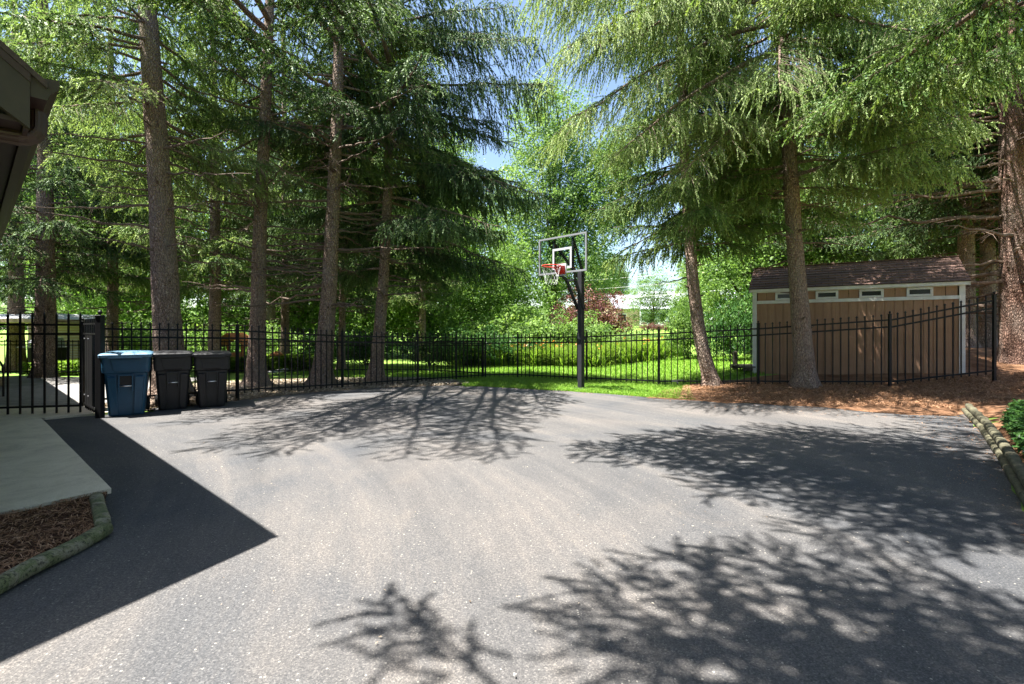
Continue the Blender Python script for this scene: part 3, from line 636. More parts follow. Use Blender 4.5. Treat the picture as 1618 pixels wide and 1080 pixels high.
# ------------------------------------------------------------------ basketball hoop
def hoop():
    base = P(918, 617, 12.3); gz = float(hgt(base.x, base.y)) - .04; base.z = gz
    nrm = Vector((-.72, -.694, 0)).normalized(); tx = Vector((-nrm.y, nrm.x, 0))       # tx: along the board (image left -> right)
    if tx.x < 0: tx = -tx
    rt = empty('basketball_hoop', base, label='in-ground basketball hoop on a black square pole with a clear glass backboard', cat='basketball hoop')
    ctr = Vector((1.23, 11.86, 3.33)) - base        # board centre, rel. base
    UP = Vector((0, 0, 1)); R3 = Matrix((tx, nrm, UP)).transposed()
    def B(u, n, z): return ctr + tx * u + nrm * n + UP * z
    ph = P(918, 432, 12.3).z - base.z
    m = MB(); m.box((0, 0, ph / 2 + .05), (.128, .128, ph + .1), M=None, rot=math.atan2(tx.y, tx.x)); pole = m.build('pole', M['black_matte'], rt, bevel=.008)
    m = MB(); m.box((0, 0, .03), (.30, .30, .05), rot=math.atan2(tx.y, tx.x)); m.build('base_plate', M['black_matte'], rt, bevel=.006)
    bw, bh = 1.52, .92
    m = MB(); m.box(B(0, 0, 0), (bw - .06, .012, bh - .06), M=R3); bd = m.build('backboard', M['glass'], rt)
    m = MB()
    m.box(B(0, .004, bh / 2 - .022), (bw, .04, .044), M=R3); m.box(B(0, .004, -bh / 2 + .022), (bw, .04, .044), M=R3)
    m.box(B(-bw / 2 + .022, .004, 0), (.044, .04, bh - .09), M=R3); m.box(B(bw / 2 - .022, .004, 0), (.044, .04, bh - .09), M=R3)
    m.build('frame', M['alu'], bd, bevel=.004)
    m = MB(); sw, sh, lw = .61, .46, .055; zc = -.09
    m.box(B(0, .009, zc + sh / 2), (sw, .003, lw), M=R3); m.box(B(0, .009, zc - sh / 2), (sw, .003, lw), M=R3)
    m.box(B(-sw / 2 + lw / 2, .009, zc), (lw, .003, sh - lw), M=R3); m.box(B(sw / 2 - lw / 2, .009, zc), (lw, .003, sh - lw), M=R3)
    m.build('target_square', M['white_line'], bd)
    # rear uprights and arms
    for u in (-.30, .30):
        m = MB(); m.box(B(u, -.05, .0), (.05, .06, bh - .1), M=R3); m.build('upright', M['black_matte'], rt, bevel=.004)
    pt = Vector((0, 0, 0))
    for u in (-.30, .30):
        sgn = 1 if u > 0 else -1
        m = MB()
        m.bar(B(u, -.09, -.34), B(u * .45, -.34, -.60), .05, .06); m.bar(B(u * .45, -.34, -.60), Vector(tx * .10 * sgn) + Vector((0, 0, 2.05)) , .055, .065)
        m.build('support_arm', M['black_matte'], rt)
        m = MB(); m.bar(B(u, -.09, .30), tx * .10 * sgn + Vector((0, 0, ph - .08)), .045, .055); m.build('upper_arm', M['black_matte'], rt)
    m = MB(); m.bar(B(-.16, -.34, -.60), B(.16, -.34, -.60), .05); m.build('cross_brace', M['black_matte'], rt)
    m = MB(); a = -nrm * .11; m.bar(a + Vector((0, 0, 1.32)), a + Vector((0, 0, 2.35)), .035); m.bar(a * 1.6 + Vector((0, 0, 1.30)), a * 0 + Vector((0, 0, 1.36)), .05); m.bar(a * 2.2 + Vector((0, 0, 1.22)), a * 1.0 + Vector((0, 0, 1.38)), .03); m.build('height_crank', M['black_matte'], rt)
    # rim
    rz = -bh / 2 + .15; rc = B(0, .40, rz); rr = .228
    m = MB(); m.tube([rc + (tx * math.cos(a) + nrm * math.sin(a)) * rr for a in [2 * PI * k / 40 for k in range(40)]], .011, 8, closed=True)
    m.bar(B(-.10, .05, rz - .05), rc + tx * -.17 - nrm * .13, .015); m.bar(B(.10, .05, rz - .05), rc + tx * .17 - nrm * .13, .015)
    # red housing with sloping cheeks
    hw = .115
    pr = [B(-hw, .03, rz + .03), B(-hw, .20, rz + .01), B(-hw, .15, rz - .05), B(-hw, .07, rz - .15), B(-hw, .03, rz - .17)]
    m.prism(pr, (0, 0, 0), tx * 2 * hw)
    rim = m.build('rim', M['red'], rt)
    m = MB(); m.box(B(0, .02, rz - .06), (.30, .02, .30), M=R3); m.build('mount_plate', M['white_line'], rt)
    net = MB(); nn = 12; lv = 5
    def np_(k, j):
        a = 2 * PI * (k + (.5 if j % 2 else 0)) / nn; f = j / lv; r_ = rr * (1 - .42 * f ** .8); return rc + (tx * math.cos(a) + nrm * math.sin(a)) * r_ + UP * (-.43 * f - .01)
    for j in range(lv):
        for k in range(nn):
            if j % 2 == 0: net.tube([np_(k, j), np_(k, j + 1)], .0014, 3); net.tube([np_(k, j), np_(k - 1, j + 1)], .0014, 3)
            else: net.tube([np_(k, j), np_(k, j + 1)], .0014, 3); net.tube([np_(k, j), np_(k + 1, j + 1)], .0014, 3)
    net.build('net', M['net'], rim)
hoop()

# ------------------------------------------------------------------ shed
def shed():
    A = Vector((6.86, 13.76, 0)); Bv = Vector((10.62, 11.35, 0)); d = (Bv - A); L = d.length; u = d.normalized()
    rz = math.atan2(u.y, u.x); zb = .04
    rt = empty('garden_shed', (A.x, A.y, zb), rz, label='brown garden shed with white trim and a row of small windows under a shingle roof', cat='shed')
    D = 2.4; HT = 2.62 - zb
    # local: x along the front, y back, z up
    wall = MB(); t = .04; z0, z1 = .08, 2.18
    nb = 24; bw = L / nb
    for k in range(nb):      # grooved vertical boards
        wall.box((bw * (k + .5), .02, (z0 + z1) / 2), (bw - .020, .03, z1 - z0))
    wall.box((L / 2, .03, (z0 + z1) / 2), (L - .02, .02, z1 - z0 - .01))
    for x, n_ in ((.02, 0), (L - .02, 1)):
        wall.prism([Vector((x - .015, .05, z0)), Vector((x - .015, D, z0)), Vector((x - .015, D, HT - .02)), Vector((x - .015, D / 2, HT + .62)), Vector((x - .015, .05, HT - .02))], (0, 0, 0), (.03, 0, 0))
    wall.box((L / 2, D, (z0 + HT) / 2), (L - .08, .03, HT - z0 - .05))
    wall.build('wall', M['siding'], rt)
    tr = MB()
    tr.box((.045, -.012, (HT + .02) / 2), (.10, .03, HT - .04)); tr.box((L - .045, -.012, (HT + .02) / 2), (.10, .03, HT - .04)); tr.box((L + .006, .05, (HT + .02) / 2), (.024, .10, HT - .04)); tr.box((-.006, .05, (HT + .02) / 2), (.024, .10, HT - .04))
    tr.box((L / 2, -.010, z1 + .04), (L - .2, .032, .085)); tr.box((L / 2, -.010, HT - .045), (L - .2, .032, .10))
    tr.box((L / 2, -.0, .04), (L - .2, .03, .08))
    tr.build('trim', M['white_paint'], rt, bevel=.003, seg=1)
    f0, f1 = .10, L - .10; cw = (f1 - f0) / 9; zl, zh = z1 + .083, HT - .096
    for k in range(9):
        x0 = f0 + k * cw; x1 = x0 + cw; cx = (x0 + x1) / 2
        if k % 2 == 0:
            g = .0 if k in (0, 8) else .05
            m = MB(); m.box((cx - cw * .12 , .012, (zl + zh) / 2), (cw * .48 - .01, .02, zh - zl)); m.box((cx + cw * .17, .012, (zl + zh) / 2), (cw * .10, .02, zh - zl))
            m = MB(); hw = (cw * .92) / 2
            m.box((cx - hw / 2 - .003, .01, (zl + zh) / 2), (hw - .006, .02, zh - zl)); m.box((cx + hw / 2 + .003, .01, (zl + zh) / 2), (hw - .006, .02, zh - zl))
            m.build('siding_panel', M['siding'], rt)
        else:
            ww, wh, fr = cw * 1.06, zh - zl, .055
            m = MB(); m.box((0, -.014, wh / 2 - fr / 2 - .002), (ww, .036, fr - .004)); m.box((0, -.014, -wh / 2 + fr / 2 + .002), (ww, .036, fr - .004))
            m.box((-ww / 2 + fr / 2, -.014, 0), (fr, .036, wh - 2 * fr)); m.box((ww / 2 - fr / 2, -.014, 0), (fr, .036, wh - 2 * fr))
            wd = m.build('window', M['white_paint'], rt, bevel=.003, seg=1, loc=(cx, 0, (zl + zh) / 2))
            m = MB(); m.box((0, .006, 0), (ww - 2 * fr, .008, wh - 2 * fr)); m.build('pane', M['pane'], wd)
    # roof: front and rear slope, with shingle courses
    ro = MB(); ov = .10; rise = .68; nc = 9
    def slope(sgn, y0, y1):
        for k in range(nc):
            f0_, f1_ = k / nc, (k + 1) / nc
            ya = y0 + (y1 - y0) * f0_; yb = y0 + (y1 - y0) * f1_ + (y1 - y0) * .02; za = HT + .0 + (rise + .05) * f0_; zb_ = HT + .0 + (rise + .05) * f1_
            pr = [Vector((-ov, ya, za + .028)), Vector((-ov, yb, zb_ + .014)), Vector((-ov, yb, zb_ - .012)), Vector((-ov, ya, za - .0))]
            ro.prism(pr, (0, 0, 0), (L + 2 * ov, 0, 0))
    slope(1, -.12, D / 2); slope(-1, D + .12, D / 2)
    ro.box((L / 2, D / 2, HT + rise + .065), (L + 2 * ov, .16, .02))
    ro.build('roof', M['shingle'], rt)
    fa = MB(); fa.box((L / 2, -.085, HT - .035), (L + 2 * ov - .02, .03, .085)); fa.box((L / 2, -.05, HT - .015), (L + .1, .05, .02))
    for x in (-ov + .02, L + ov - .02):
        for sy in (0, 1):
            ya, yb = (-.10, D / 2) if sy == 0 else (D + .10, D / 2)
            fa.prism([Vector((x - .012, ya, HT - .09)), Vector((x - .012, ya, HT - .005)), Vector((x - .012, yb, HT + rise - .0)), Vector((x - .012, yb, HT + rise - .10))], (0, 0, 0), (.024, 0, 0))
    fa.build('fascia', M['white_paint'], rt)
    fl_ = MB(); fl_.box((L / 2, D / 2, .0), (L - .04, D - .06, .2)); fl_.build('floor_base', M['grey_log'], rt)
shed()

# ------------------------------------------------------------------ trees
def unit(a): return a / np.maximum(np.linalg.norm(a, axis=-1, keepdims=True), 1e-9)
def strands_mesh(S, D, Ln, G_, W_, K, rng, tone):
    """needle strands: S start (n,3), D direction, Ln length, G_ sag, W_ needle length; returns V,T,tone"""
    n = len(S); D = unit(D)
    r = rng.normal(size=(n, 3)); u = unit(np.cross(D, r)); v = np.cross(D, u)
    tk = np.arange(K + 1) / K
    ax = S[:, None, :] + D[:, None, :] * (Ln[:, None] * tk)[..., None]; ax[:, :, 2] -= (G_[:, None] * Ln[:, None]) * tk ** 2
    nsd = 3; ph = rng.random((n, 1, 1)) * 2 * PI + (np.arange(nsd) * 2 * PI / nsd)[None, None, :] + (np.arange(K) * .7)[None, :, None] + rng.normal(size=(n, K, nsd)) * .25
    tm = (np.arange(K) + 1.25) / K
    tp = S[:, None, :] + D[:, None, :] * (Ln[:, None] * tm)[..., None]; tp[:, :, 2] -= (G_[:, None] * Ln[:, None]) * tm ** 2
    tap = (1.0 - .45 * (np.arange(K) / K) ** 2)[None, :, None]
    rad = W_[:, None, None] * tap * (.8 + .4 * rng.random((n, K, nsd)))
    tips = tp[:, :, None, :] + (np.cos(ph) * rad)[..., None] * u[:, None, None, :] + (np.sin(ph) * rad)[..., None] * v[:, None, None, :]
    V = np.concatenate([ax.reshape(n, -1, 3), tips.reshape(n, -1, 3)], 1); per = V.shape[1]
    k = np.arange(K); tl = []
    for j in range(nsd): tl.append(np.stack([k, k + 1, (K + 1) + k * nsd + j], 1))
    tl = np.concatenate(tl); T = (np.arange(n)[:, None, None] * per + tl[None]).reshape(-1, 3)
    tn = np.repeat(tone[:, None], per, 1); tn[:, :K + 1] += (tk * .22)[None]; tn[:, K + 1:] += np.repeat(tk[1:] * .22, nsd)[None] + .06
    return V.reshape(-1, 3), T, np.clip(tn, 0, 1).ravel()

class Tree:
    def __init__(s, seed): s.rng = np.random.default_rng(seed); s.S = []; s.wood = MB(); s.twig = MB()
    def trunk(s, pts, rads, n=14, flare=1.5, name=None):
        """tapered trunk through pts with an uneven skin and root flare"""
        pts = [Vector(p) for p in pts]; out = []; rr = []
        z0 = pts[0].z; P_ = [pts[0] + Vector((0, 0, -.25))]; R_ = [rads[0] * flare * 1.15]
        for i in range(len(pts) - 1):
            a, b = pts[i], pts[i + 1]; L = (b - a).length; k = max(2, int(L / .16)) if a.z < 11 else max(2, int(L / .8))
            for j in range(k):
                f = j / k; f2 = f * f * (3 - 2 * f) if False else f
                P_.append(a.lerp(b, f2)); r = rads[i] + (rads[i + 1] - rads[i]) * f
                zz = P_[-1].z - z0; r *= 1 + (flare - 1) * math.exp(-zz / .2) * .8 + (flare - 1) * .45 * math.exp(-zz / .8); R_.append(r)
        P_.append(pts[-1]); R_.append(rads[-1])
        # smooth centre line
        for _ in range(3):
            P_ = [P_[0], P_[1]] + [(P_[i - 1] + P_[i] * 2 + P_[i + 1]) / 4 for i in range(2, len(P_) - 1)] + [P_[-1]]
        vs = []; fs = []; sd = float(s.rng.random() * 50)
        for i, (p, r) in enumerate(zip(P_, R_)):
            for k in range(n):
                a = 2 * PI * k / n; zz = max(0, p.z - z0)
                lob = 1 + (.16 * math.sin(5 * a + sd) + .08 * math.sin(3 * a + sd * 2)) * math.exp(-zz / .35) + .07 * float(vnoise(a * 2.2 + sd, p.z * 2.5)) + .05 * float(vnoise(a * 5 + sd, p.z * 7 + sd))
                vs.append((p.x + math.cos(a) * r * lob, p.y + math.sin(a) * r * lob, p.z))
        for i in range(len(P_) - 1):
            for k in range(n): k2 = (k + 1) % n; fs.append((i * n + k, i * n + k2, (i + 1) * n + k2, (i + 1) * n + k))
        s.wood.add(vs, fs); s.cl = P_; s.cr = R_
    def at(s, z):
        for i in range(len(s.cl) - 1):
            if s.cl[i].z <= z <= s.cl[i + 1].z:
                f = (z - s.cl[i].z) / max(1e-6, s.cl[i + 1].z - s.cl[i].z); return s.cl[i].lerp(s.cl[i + 1], f), s.cr[i] * (1 - f) + s.cr[i + 1] * f
        return s.cl[-1], s.cr[-1]
    def branch(s, z, az, L, pitch=.1, droop=.25, up=.12, r0=None, live=.22, sp2=.17, sp3=.12, slen=.28, weep=.6, dead=False, tone=.4, K=5, wid=.028, width=1.0, tip=None, sag2=.3, twigs=0):
        """one bough; az in radians; live = share of its length that is bare"""
        rng = s.rng; c, r = s.at(z)
        if tip is not None:
            tv = Vector(tip) - c; az = math.atan2(tv.y, tv.x); L = math.hypot(tv.x, tv.y)
            pitch = tv.z / L + droop - up
        h = np.array([math.cos(az), math.sin(az), 0]); side = np.array([-h[1], h[0], 0]); c0 = np.array(c) + h * r * .6
        weep = weep * rng.uniform(.55, 1.35); tone = tone + rng.normal() * .08; slen = slen * rng.uniform(.8, 1.2)
        bend = rng.normal() * .06 * (0 if tip is not None else 1); n = 9
        def pos(t):
            t = np.asarray(t)[..., None]
            return c0 + h * L * t + side * L * bend * t ** 2 + np.array([0, 0, 1.]) * L * (pitch * t - droop * t ** 2 + up * t ** 3)
        r0 = r0 or (.011 + .0095 * L)
        tt = np.linspace(0, 1, n); pp = pos(tt) + rng.normal(size=(n, 3)) * .012 * L * (tt > 0)[:, None] * (.5 if not dead else 1)
        (s.wood if not dead else s.twig).tube([Vector(p) for p in pp], list(r0 * (1 - tt * .86)), 5, cap=False)
        if dead:
            m = int(L * (5 + twigs))
            for k in range(m):
                t = rng.uniform(.15, .98); p = pos(t); l2 = rng.uniform(.15, .55) * (1.1 - t * .5) * min(1, L / 2); sg = 1 if k % 2 else -1
                d = h * .55 + side * sg * rng.uniform(.5, 1) + np.array([0, 0, rng.uniform(-.7, .25)]); d /= np.linalg.norm(d)
                q = p + d * l2 * .5 + rng.normal(size=3) * .04 * l2; e = p + d * l2 + np.array([0, 0, -l2 * .18])
                s.twig.tube([Vector(p), Vector(q), Vector(e)], [.0065, .0045, .002], 3, cap=False)
                if rng.random() < .6:
                    d2 = unit(d + rng.normal(size=3) * .7); s.twig.tube([Vector(q), Vector(q + d2 * l2 * .5)], [.004, .0015], 3, cap=False)
            return
        # secondaries
        m = max(2, int(L * (1 - live) / sp2)); t2 = live + (1 - live) * (np.arange(m) + rng.random(m) * .6) / m
        for sg in (1, -1):
            l2 = (.30 + .34 * L * (1 - t2) ** .8 * np.minimum(1, (t2 - live) * 3 + .45)) * rng.uniform(.6, 1.15, m) * width
            l2 = np.minimum(l2, 1.5)
            P0 = pos(t2); an = rng.uniform(.75, 1.1, m)
            d2 = h[None] * np.cos(an)[:, None] + side[None] * sg * np.sin(an)[:, None]; d2[:, 2] += rng.uniform(-.32, .1, m) + (pitch - 2 * droop * t2 + 3 * up * t2 ** 2) * .5
            for i in range(m):
                if rng.random() < .12: continue
                k3 = max(2, int(l2[i] / sp3)); t3 = (np.arange(k3) + rng.random(k3)) / k3
                q = P0[i] + d2[i] * (l2[i] * t3)[:, None]; q[:, 2] -= sag2 * l2[i] * t3 ** 2
                e = P0[i] + d2[i] * l2[i]; e[2] -= sag2 * l2[i]; mq = P0[i] + d2[i] * l2[i] * .5; mq[2] -= sag2 * l2[i] * .25
                if l2[i] > .45: s.twig.tube([Vector(P0[i]), Vector(mq), Vector(e)], [.006, .0045, .002], 3, cap=False)
                dd = d2[i][None] * rng.uniform(.35, 1.2, (k3, 1)) + rng.normal(size=(k3, 3)) * .5; dd[:, 2] -= weep * rng.uniform(.1, 1.7, k3)
                ln = slen * rng.uniform(.35, 1.5, k3)
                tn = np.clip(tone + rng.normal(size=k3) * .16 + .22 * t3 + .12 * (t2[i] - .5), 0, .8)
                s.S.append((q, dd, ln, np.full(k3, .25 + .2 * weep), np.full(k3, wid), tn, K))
        k4 = max(3, int(L * (1 - live) / sp3 * .8)); t4 = live + (1 - live) * rng.random(k4); q = pos(t4)
        dd = h[None] + side[None] * rng.normal(size=(k4, 1)) * .7; dd = dd + rng.normal(size=(k4, 3)) * .3; dd[:, 2] -= weep * .5 * rng.random(k4)
        s.S.append((q, dd, slen * rng.uniform(.6, 1.2, k4), np.full(k4, .2), np.full(k4, wid), np.clip(tone + rng.normal(size=k4) * .12, 0, .8), K))
    def build(s, label, base, mat, bark, group=None, name='spruce_tree'):
        base = Vector(base); rt = empty(name, base, label=label, cat='tree', group=group)
        def shift(mb): mb.v = [(v[0] - base.x, v[1] - base.y, v[2] - base.z) for v in mb.v]
        shift(s.wood); o = s.wood.build('trunk', bark, rt, smooth=True)
        if s.twig.v: shift(s.twig); s.twig.build('bare_twigs', M['twig'], o)['kind'] = 'stuff'
        if s.S:
            out = []; off = 0
            Ks = sorted(set(x[6] for x in s.S))
            for K in Ks:
                g = [x for x in s.S if x[6] == K]
                V, T, tn = strands_mesh(*[np.concatenate([x[i] for x in g]) for i in (0, 1, 2, 3, 4)], K, s.rng, np.concatenate([x[5] for x in g]))
                out.append((V - np.array(base), T + off, tn)); off += len(V)
            V = np.concatenate([o_[0] for o_ in out]); T = np.concatenate([o_[1] for o_ in out]); tn = np.concatenate([o_[2] for o_ in out])
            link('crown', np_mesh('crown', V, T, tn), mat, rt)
            NT.append(len(T))
        return rt
NT = []
R = math.radians
def trunk_px(base_px, pts, d, lean_d=0.0, top=18.0):
    """pts: (px, py) along the trunk of the photograph -> world points at distance d"""
    out = [Vector(base_px)]
    for px, py in pts: out.append(P(px, py, d))
    a, b = out[-2], out[-1]; dr = (b - a).normalized(); dr = (dr + Vector((0, 0, 1.2))).normalized()
    if top > b.z: out.append(b + dr * ((top - b.z) / dr.z))
    return out
def spruce(label, base, tp, d, r, zd0, zl0, top=18, bark='bark', Lmax=4.0, seed=1, mat='needle', avoid=None, keep=.35, per=5, dz=.42, zc=11.2, tone=.4, weep=.42, extra=None, dead_per=3, deadL=2.2, group='tall spruces', lod=1.0, wid=.028, slen=.23, flare=1.6, azf=None, droop=.28, pitch=.05, up=.14, live=.17):
    base = Vector(base); base.z = float(hgt(base.x, base.y)) - .02
    t = Tree(seed); pts = trunk_px(base, tp, d, top=top)
    hs = [p.z for p in pts]; rad = [max(.04, r * (1 - .045 * (z - hs[0])) if z < 12 else r * .46 * (1 - (z - 12) / (top - 11.5))) for z in hs]
    t.trunk(pts, rad, flare=flare); rng = t.rng
    for k in range(16):
        zz = rng.uniform(1.2, zl0 + 3); c_, r_ = t.at(base.z + zz); a_ = rng.random() * 2 * PI; dv = Vector((math.cos(a_), math.sin(a_), rng.uniform(-.1, .5))); l_ = rng.uniform(.05, .2)
        t.twig.tube([c_ + dv * r_ * .8, c_ + dv * (r_ + .02), c_ + dv * (r_ + l_)], [.035, .024, .010], 6)
    z = zd0
    while z < zl0 + 1.5 and dead_per:
        for k in range(dead_per):
            az = rng.random() * 2 * PI
            t.branch(z + rng.random() * .4, az, deadL * rng.uniform(.35, 1.1), pitch=rng.uniform(-.1, .12), droop=.1, up=.1, dead=True)
        z += .38
    z = zl0
    while z < top - .3:
        f = (z - zl0) / (top - zl0); Lf = Lmax * (1 - f) ** 1.0 * (1 - .35 * max(0, (1.2 - (z - zl0)) / 1.2))
        hi = z > zc; n = max(2, per - 2) if hi else per; a0 = rng.random() * 2 * PI
        for k in range(n):
            az = a0 + 2 * PI * k / n + rng.normal() * .3
            if azf is not None:
                q = azf(az % (2 * PI), z)
                if rng.random() > q: continue
            if avoid is not None and not hi:
                # thin the boughs that point at the camera so that the bole shows
                ca = math.atan2(-base.y, -base.x); dd = abs((az - ca + PI) % (2 * PI) - PI)
                if dd < R(avoid) and rng.random() > keep: continue
            q = 1.9 if hi else lod
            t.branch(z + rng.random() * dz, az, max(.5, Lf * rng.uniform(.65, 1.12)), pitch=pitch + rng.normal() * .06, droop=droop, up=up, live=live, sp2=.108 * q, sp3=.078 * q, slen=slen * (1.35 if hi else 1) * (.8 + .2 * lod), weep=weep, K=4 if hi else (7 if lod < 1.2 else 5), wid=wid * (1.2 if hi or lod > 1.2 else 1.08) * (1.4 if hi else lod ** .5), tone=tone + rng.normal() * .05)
        z += dz * (1.85 if hi else 1)
    for ex in (extra or []): t.branch(**ex)
    return t.build(label, base, M[mat], M[bark], group)

# ---- the seven trunks round the driveway
spruce('thick spruce behind the bins with a mottled sunlit bole', (-7.45, 10.6, 0), [(262, 470), (255, 320), (240, 120), (228, -60)], 10.6, .285, 3.0, 4.9, seed=11, Lmax=3.5, avoid=75, keep=.05, tone=.5, mat='needle_bright', azf=lambda a, z: .12 if (a > R(305) or a < R(35)) and z < 11 else (.55 if R(140) < a < R(215) and z > 6.5 else 1),
       extra=[dict(z=8.2, az=0, L=5, tip=(-7.65, 7.89, 6.6), droop=.15, up=.08, sp2=.13, sp3=.09, slen=.24, weep=.3, live=.38, wid=.04, tone=.4, width=.7), dict(z=7.8, az=0, L=5, tip=(-7.76, 7.19, 6.2), droop=.15, up=.08, sp2=.13, sp3=.09, slen=.24, weep=.3, live=.38, wid=.04, tone=.4, width=.7), dict(z=6.6, az=0, L=3, tip=(-6.9, 8.0, 5.6), droop=.25, up=.12, sp2=.12, sp3=.1, slen=.22, tone=.6, weep=.35, wid=.022, K=7), dict(z=6.4, az=0, L=3, tip=(-7.9, 8.2, 5.2), droop=.25, up=.12, sp2=.12, sp3=.1, slen=.22, tone=.62, weep=.35, wid=.022, K=7),
              dict(z=7.6, az=0, L=3, tip=(-9.0, 8.2, 6.3), droop=.25, up=.12, sp2=.12, sp3=.1, slen=.22, tone=.6, weep=.35, wid=.022, K=7)])
spruce('straight bare spruce bole rising second from the left behind the fence', (-6.75, 12.7, 0), [(407, 520), (410, 380), (418, 200), (428, -40)], 12.7, .20, 2.4, 6.6, seed=12, Lmax=3.2, avoid=100, keep=.0, dead_per=3, flare=1.9, tone=.42, azf=lambda a, z: .5 if R(130) < a < R(225) else 1, extra=[dict(z=9.6, az=0, L=5, tip=(-4.78, 4.92, 8.4), droop=.15, up=.08, sp2=.13, sp3=.09, slen=.24, weep=.3, live=.38, wid=.04, tone=.4, width=.7), dict(z=9.3, az=0, L=5, tip=(-6.28, 5.16, 8.0), droop=.15, up=.08, sp2=.13, sp3=.09, slen=.24, weep=.3, live=.38, wid=.04, tone=.4, width=.7), dict(z=9.0, az=0, L=5, tip=(-6.89, 5.41, 7.6), droop=.15, up=.08, sp2=.13, sp3=.09, slen=.24, weep=.3, live=.38, wid=.04, tone=.4, width=.7), dict(z=8.6, az=0, L=5, tip=(-5.67, 6.11, 7.0), droop=.15, up=.08, sp2=.13, sp3=.09, slen=.24, weep=.3, live=.38, wid=.04, tone=.4, width=.7)])
spruce('stout spruce with a bulge and wide root flare behind the fence', (-5.15, 13.0, 0), [(515, 530), (521, 440), (526, 330), (533, 180), (537, -40)], 13.0, .222, 1.9, 5.6, seed=13, Lmax=3.8, avoid=80, keep=.04, dead_per=4, deadL=3.0, flare=1.8, tone=.38, azf=lambda a, z: .12 if R(165) < a < R(265) and z < 11 else 1, extra=[dict(z=9.8, az=0, L=5, tip=(-3.79, 4.90, 8.6), droop=.15, up=.08, sp2=.13, sp3=.09, slen=.24, weep=.3, live=.38, wid=.04, tone=.4, width=.7), dict(z=9.4, az=0, L=5, tip=(-4.09, 5.25, 8.0), droop=.15, up=.08, sp2=.13, sp3=.09, slen=.24, weep=.3, live=.38, wid=.04, tone=.4, width=.7), dict(z=7.8, az=0, L=5, tip=(-5.01, 7.59, 6.6), droop=.15, up=.08, sp2=.13, sp3=.09, slen=.24, weep=.3, live=.38, wid=.04, tone=.4, width=.7), dict(z=9.2, az=0, L=5, tip=(-5.56, 6.02, 8.0), droop=.15, up=.08, sp2=.13, sp3=.09, slen=.24, weep=.3, live=.38, wid=.04, tone=.4, width=.7)])
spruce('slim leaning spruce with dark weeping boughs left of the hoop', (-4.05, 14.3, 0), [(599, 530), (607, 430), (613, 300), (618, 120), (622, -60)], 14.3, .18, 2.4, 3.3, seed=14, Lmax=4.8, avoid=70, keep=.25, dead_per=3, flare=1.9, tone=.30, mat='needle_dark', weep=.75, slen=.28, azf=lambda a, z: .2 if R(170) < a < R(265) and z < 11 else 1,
       extra=[dict(z=9.2, az=0, L=5, tip=(-2.79, 7.77, 8.0), droop=.15, up=.08, sp2=.13, sp3=.09, slen=.24, weep=.3, live=.38, wid=.04, tone=.4, width=.7), dict(z=8.8, az=0, L=5, tip=(-3.70, 7.22, 7.6), droop=.15, up=.08, sp2=.13, sp3=.09, slen=.24, weep=.3, live=.38, wid=.04, tone=.4, width=.7), dict(z=7.4, az=0, L=5, tip=(-4.22, 8.99, 6.2), droop=.15, up=.08, sp2=.13, sp3=.09, slen=.24, weep=.3, live=.38, wid=.04, tone=.4, width=.7), dict(z=8.0, az=0, L=5, tip=(-1.68, 9.27, 6.8), droop=.15, up=.08, sp2=.13, sp3=.09, slen=.24, weep=.3, live=.38, wid=.04, tone=.4, width=.7), dict(z=10.6, az=0, L=4, tip=(.0, 13.6, 10.6), droop=.2, up=.1, width=1.4, sp2=.10, tone=.3, weep=1.2, slen=.36), dict(z=10.0, az=0, L=4, tip=(.6, 13.0, 9.3), droop=.2, up=.1, width=1.4, sp2=.10, tone=.3, weep=1.2, slen=.36), dict(z=4.6, az=0, L=4, tip=(.3, 13.6, 3.1), droop=.2, up=.1, sp2=.16, tone=.25, weep=1.0, slen=.36), dict(z=6.6, az=0, L=4, tip=(.9, 13.4, 5.2), droop=.2, up=.1, sp2=.15, tone=.25, weep=1.1, slen=.38),
              dict(z=8.6, az=0, L=4, tip=(1.0, 13.6, 8.4), droop=.2, up=.1, width=1.4, sp2=.11, tone=.28, weep=1.3, slen=.38), dict(z=5.4, az=0, L=4, tip=(-.3, 12.4, 4.1), droop=.2, up=.1, sp2=.16, tone=.28, weep=1.0, slen=.36)])
spruce('thin crooked spruce in front of the fence right of the hoop', (5.10, 12.3, 0), [(1112, 560), (1104, 520), (1094, 440), (1088, 350), (1082, 250), (1075, 60)], 12.3, .165, 2.8, 3.6, seed=15, Lmax=2.9, avoid=60, keep=.4, dead_per=1, deadL=1.3, flare=1.6, tone=.35, top=14, weep=.9,
       extra=[dict(z=7.0, az=0, L=4, tip=(2.9, 12.0, 6.0), droop=.2, up=.1, tone=.35, weep=.9, slen=.3), dict(z=5.6, az=0, L=4, tip=(2.3, 12.6, 4.6), droop=.2, up=.1, tone=.35, weep=1.0, slen=.3), dict(z=4.3, az=0, L=4, tip=(2.6, 12.3, 3.35), droop=.2, up=.1, tone=.3, weep=1.1, slen=.34)])
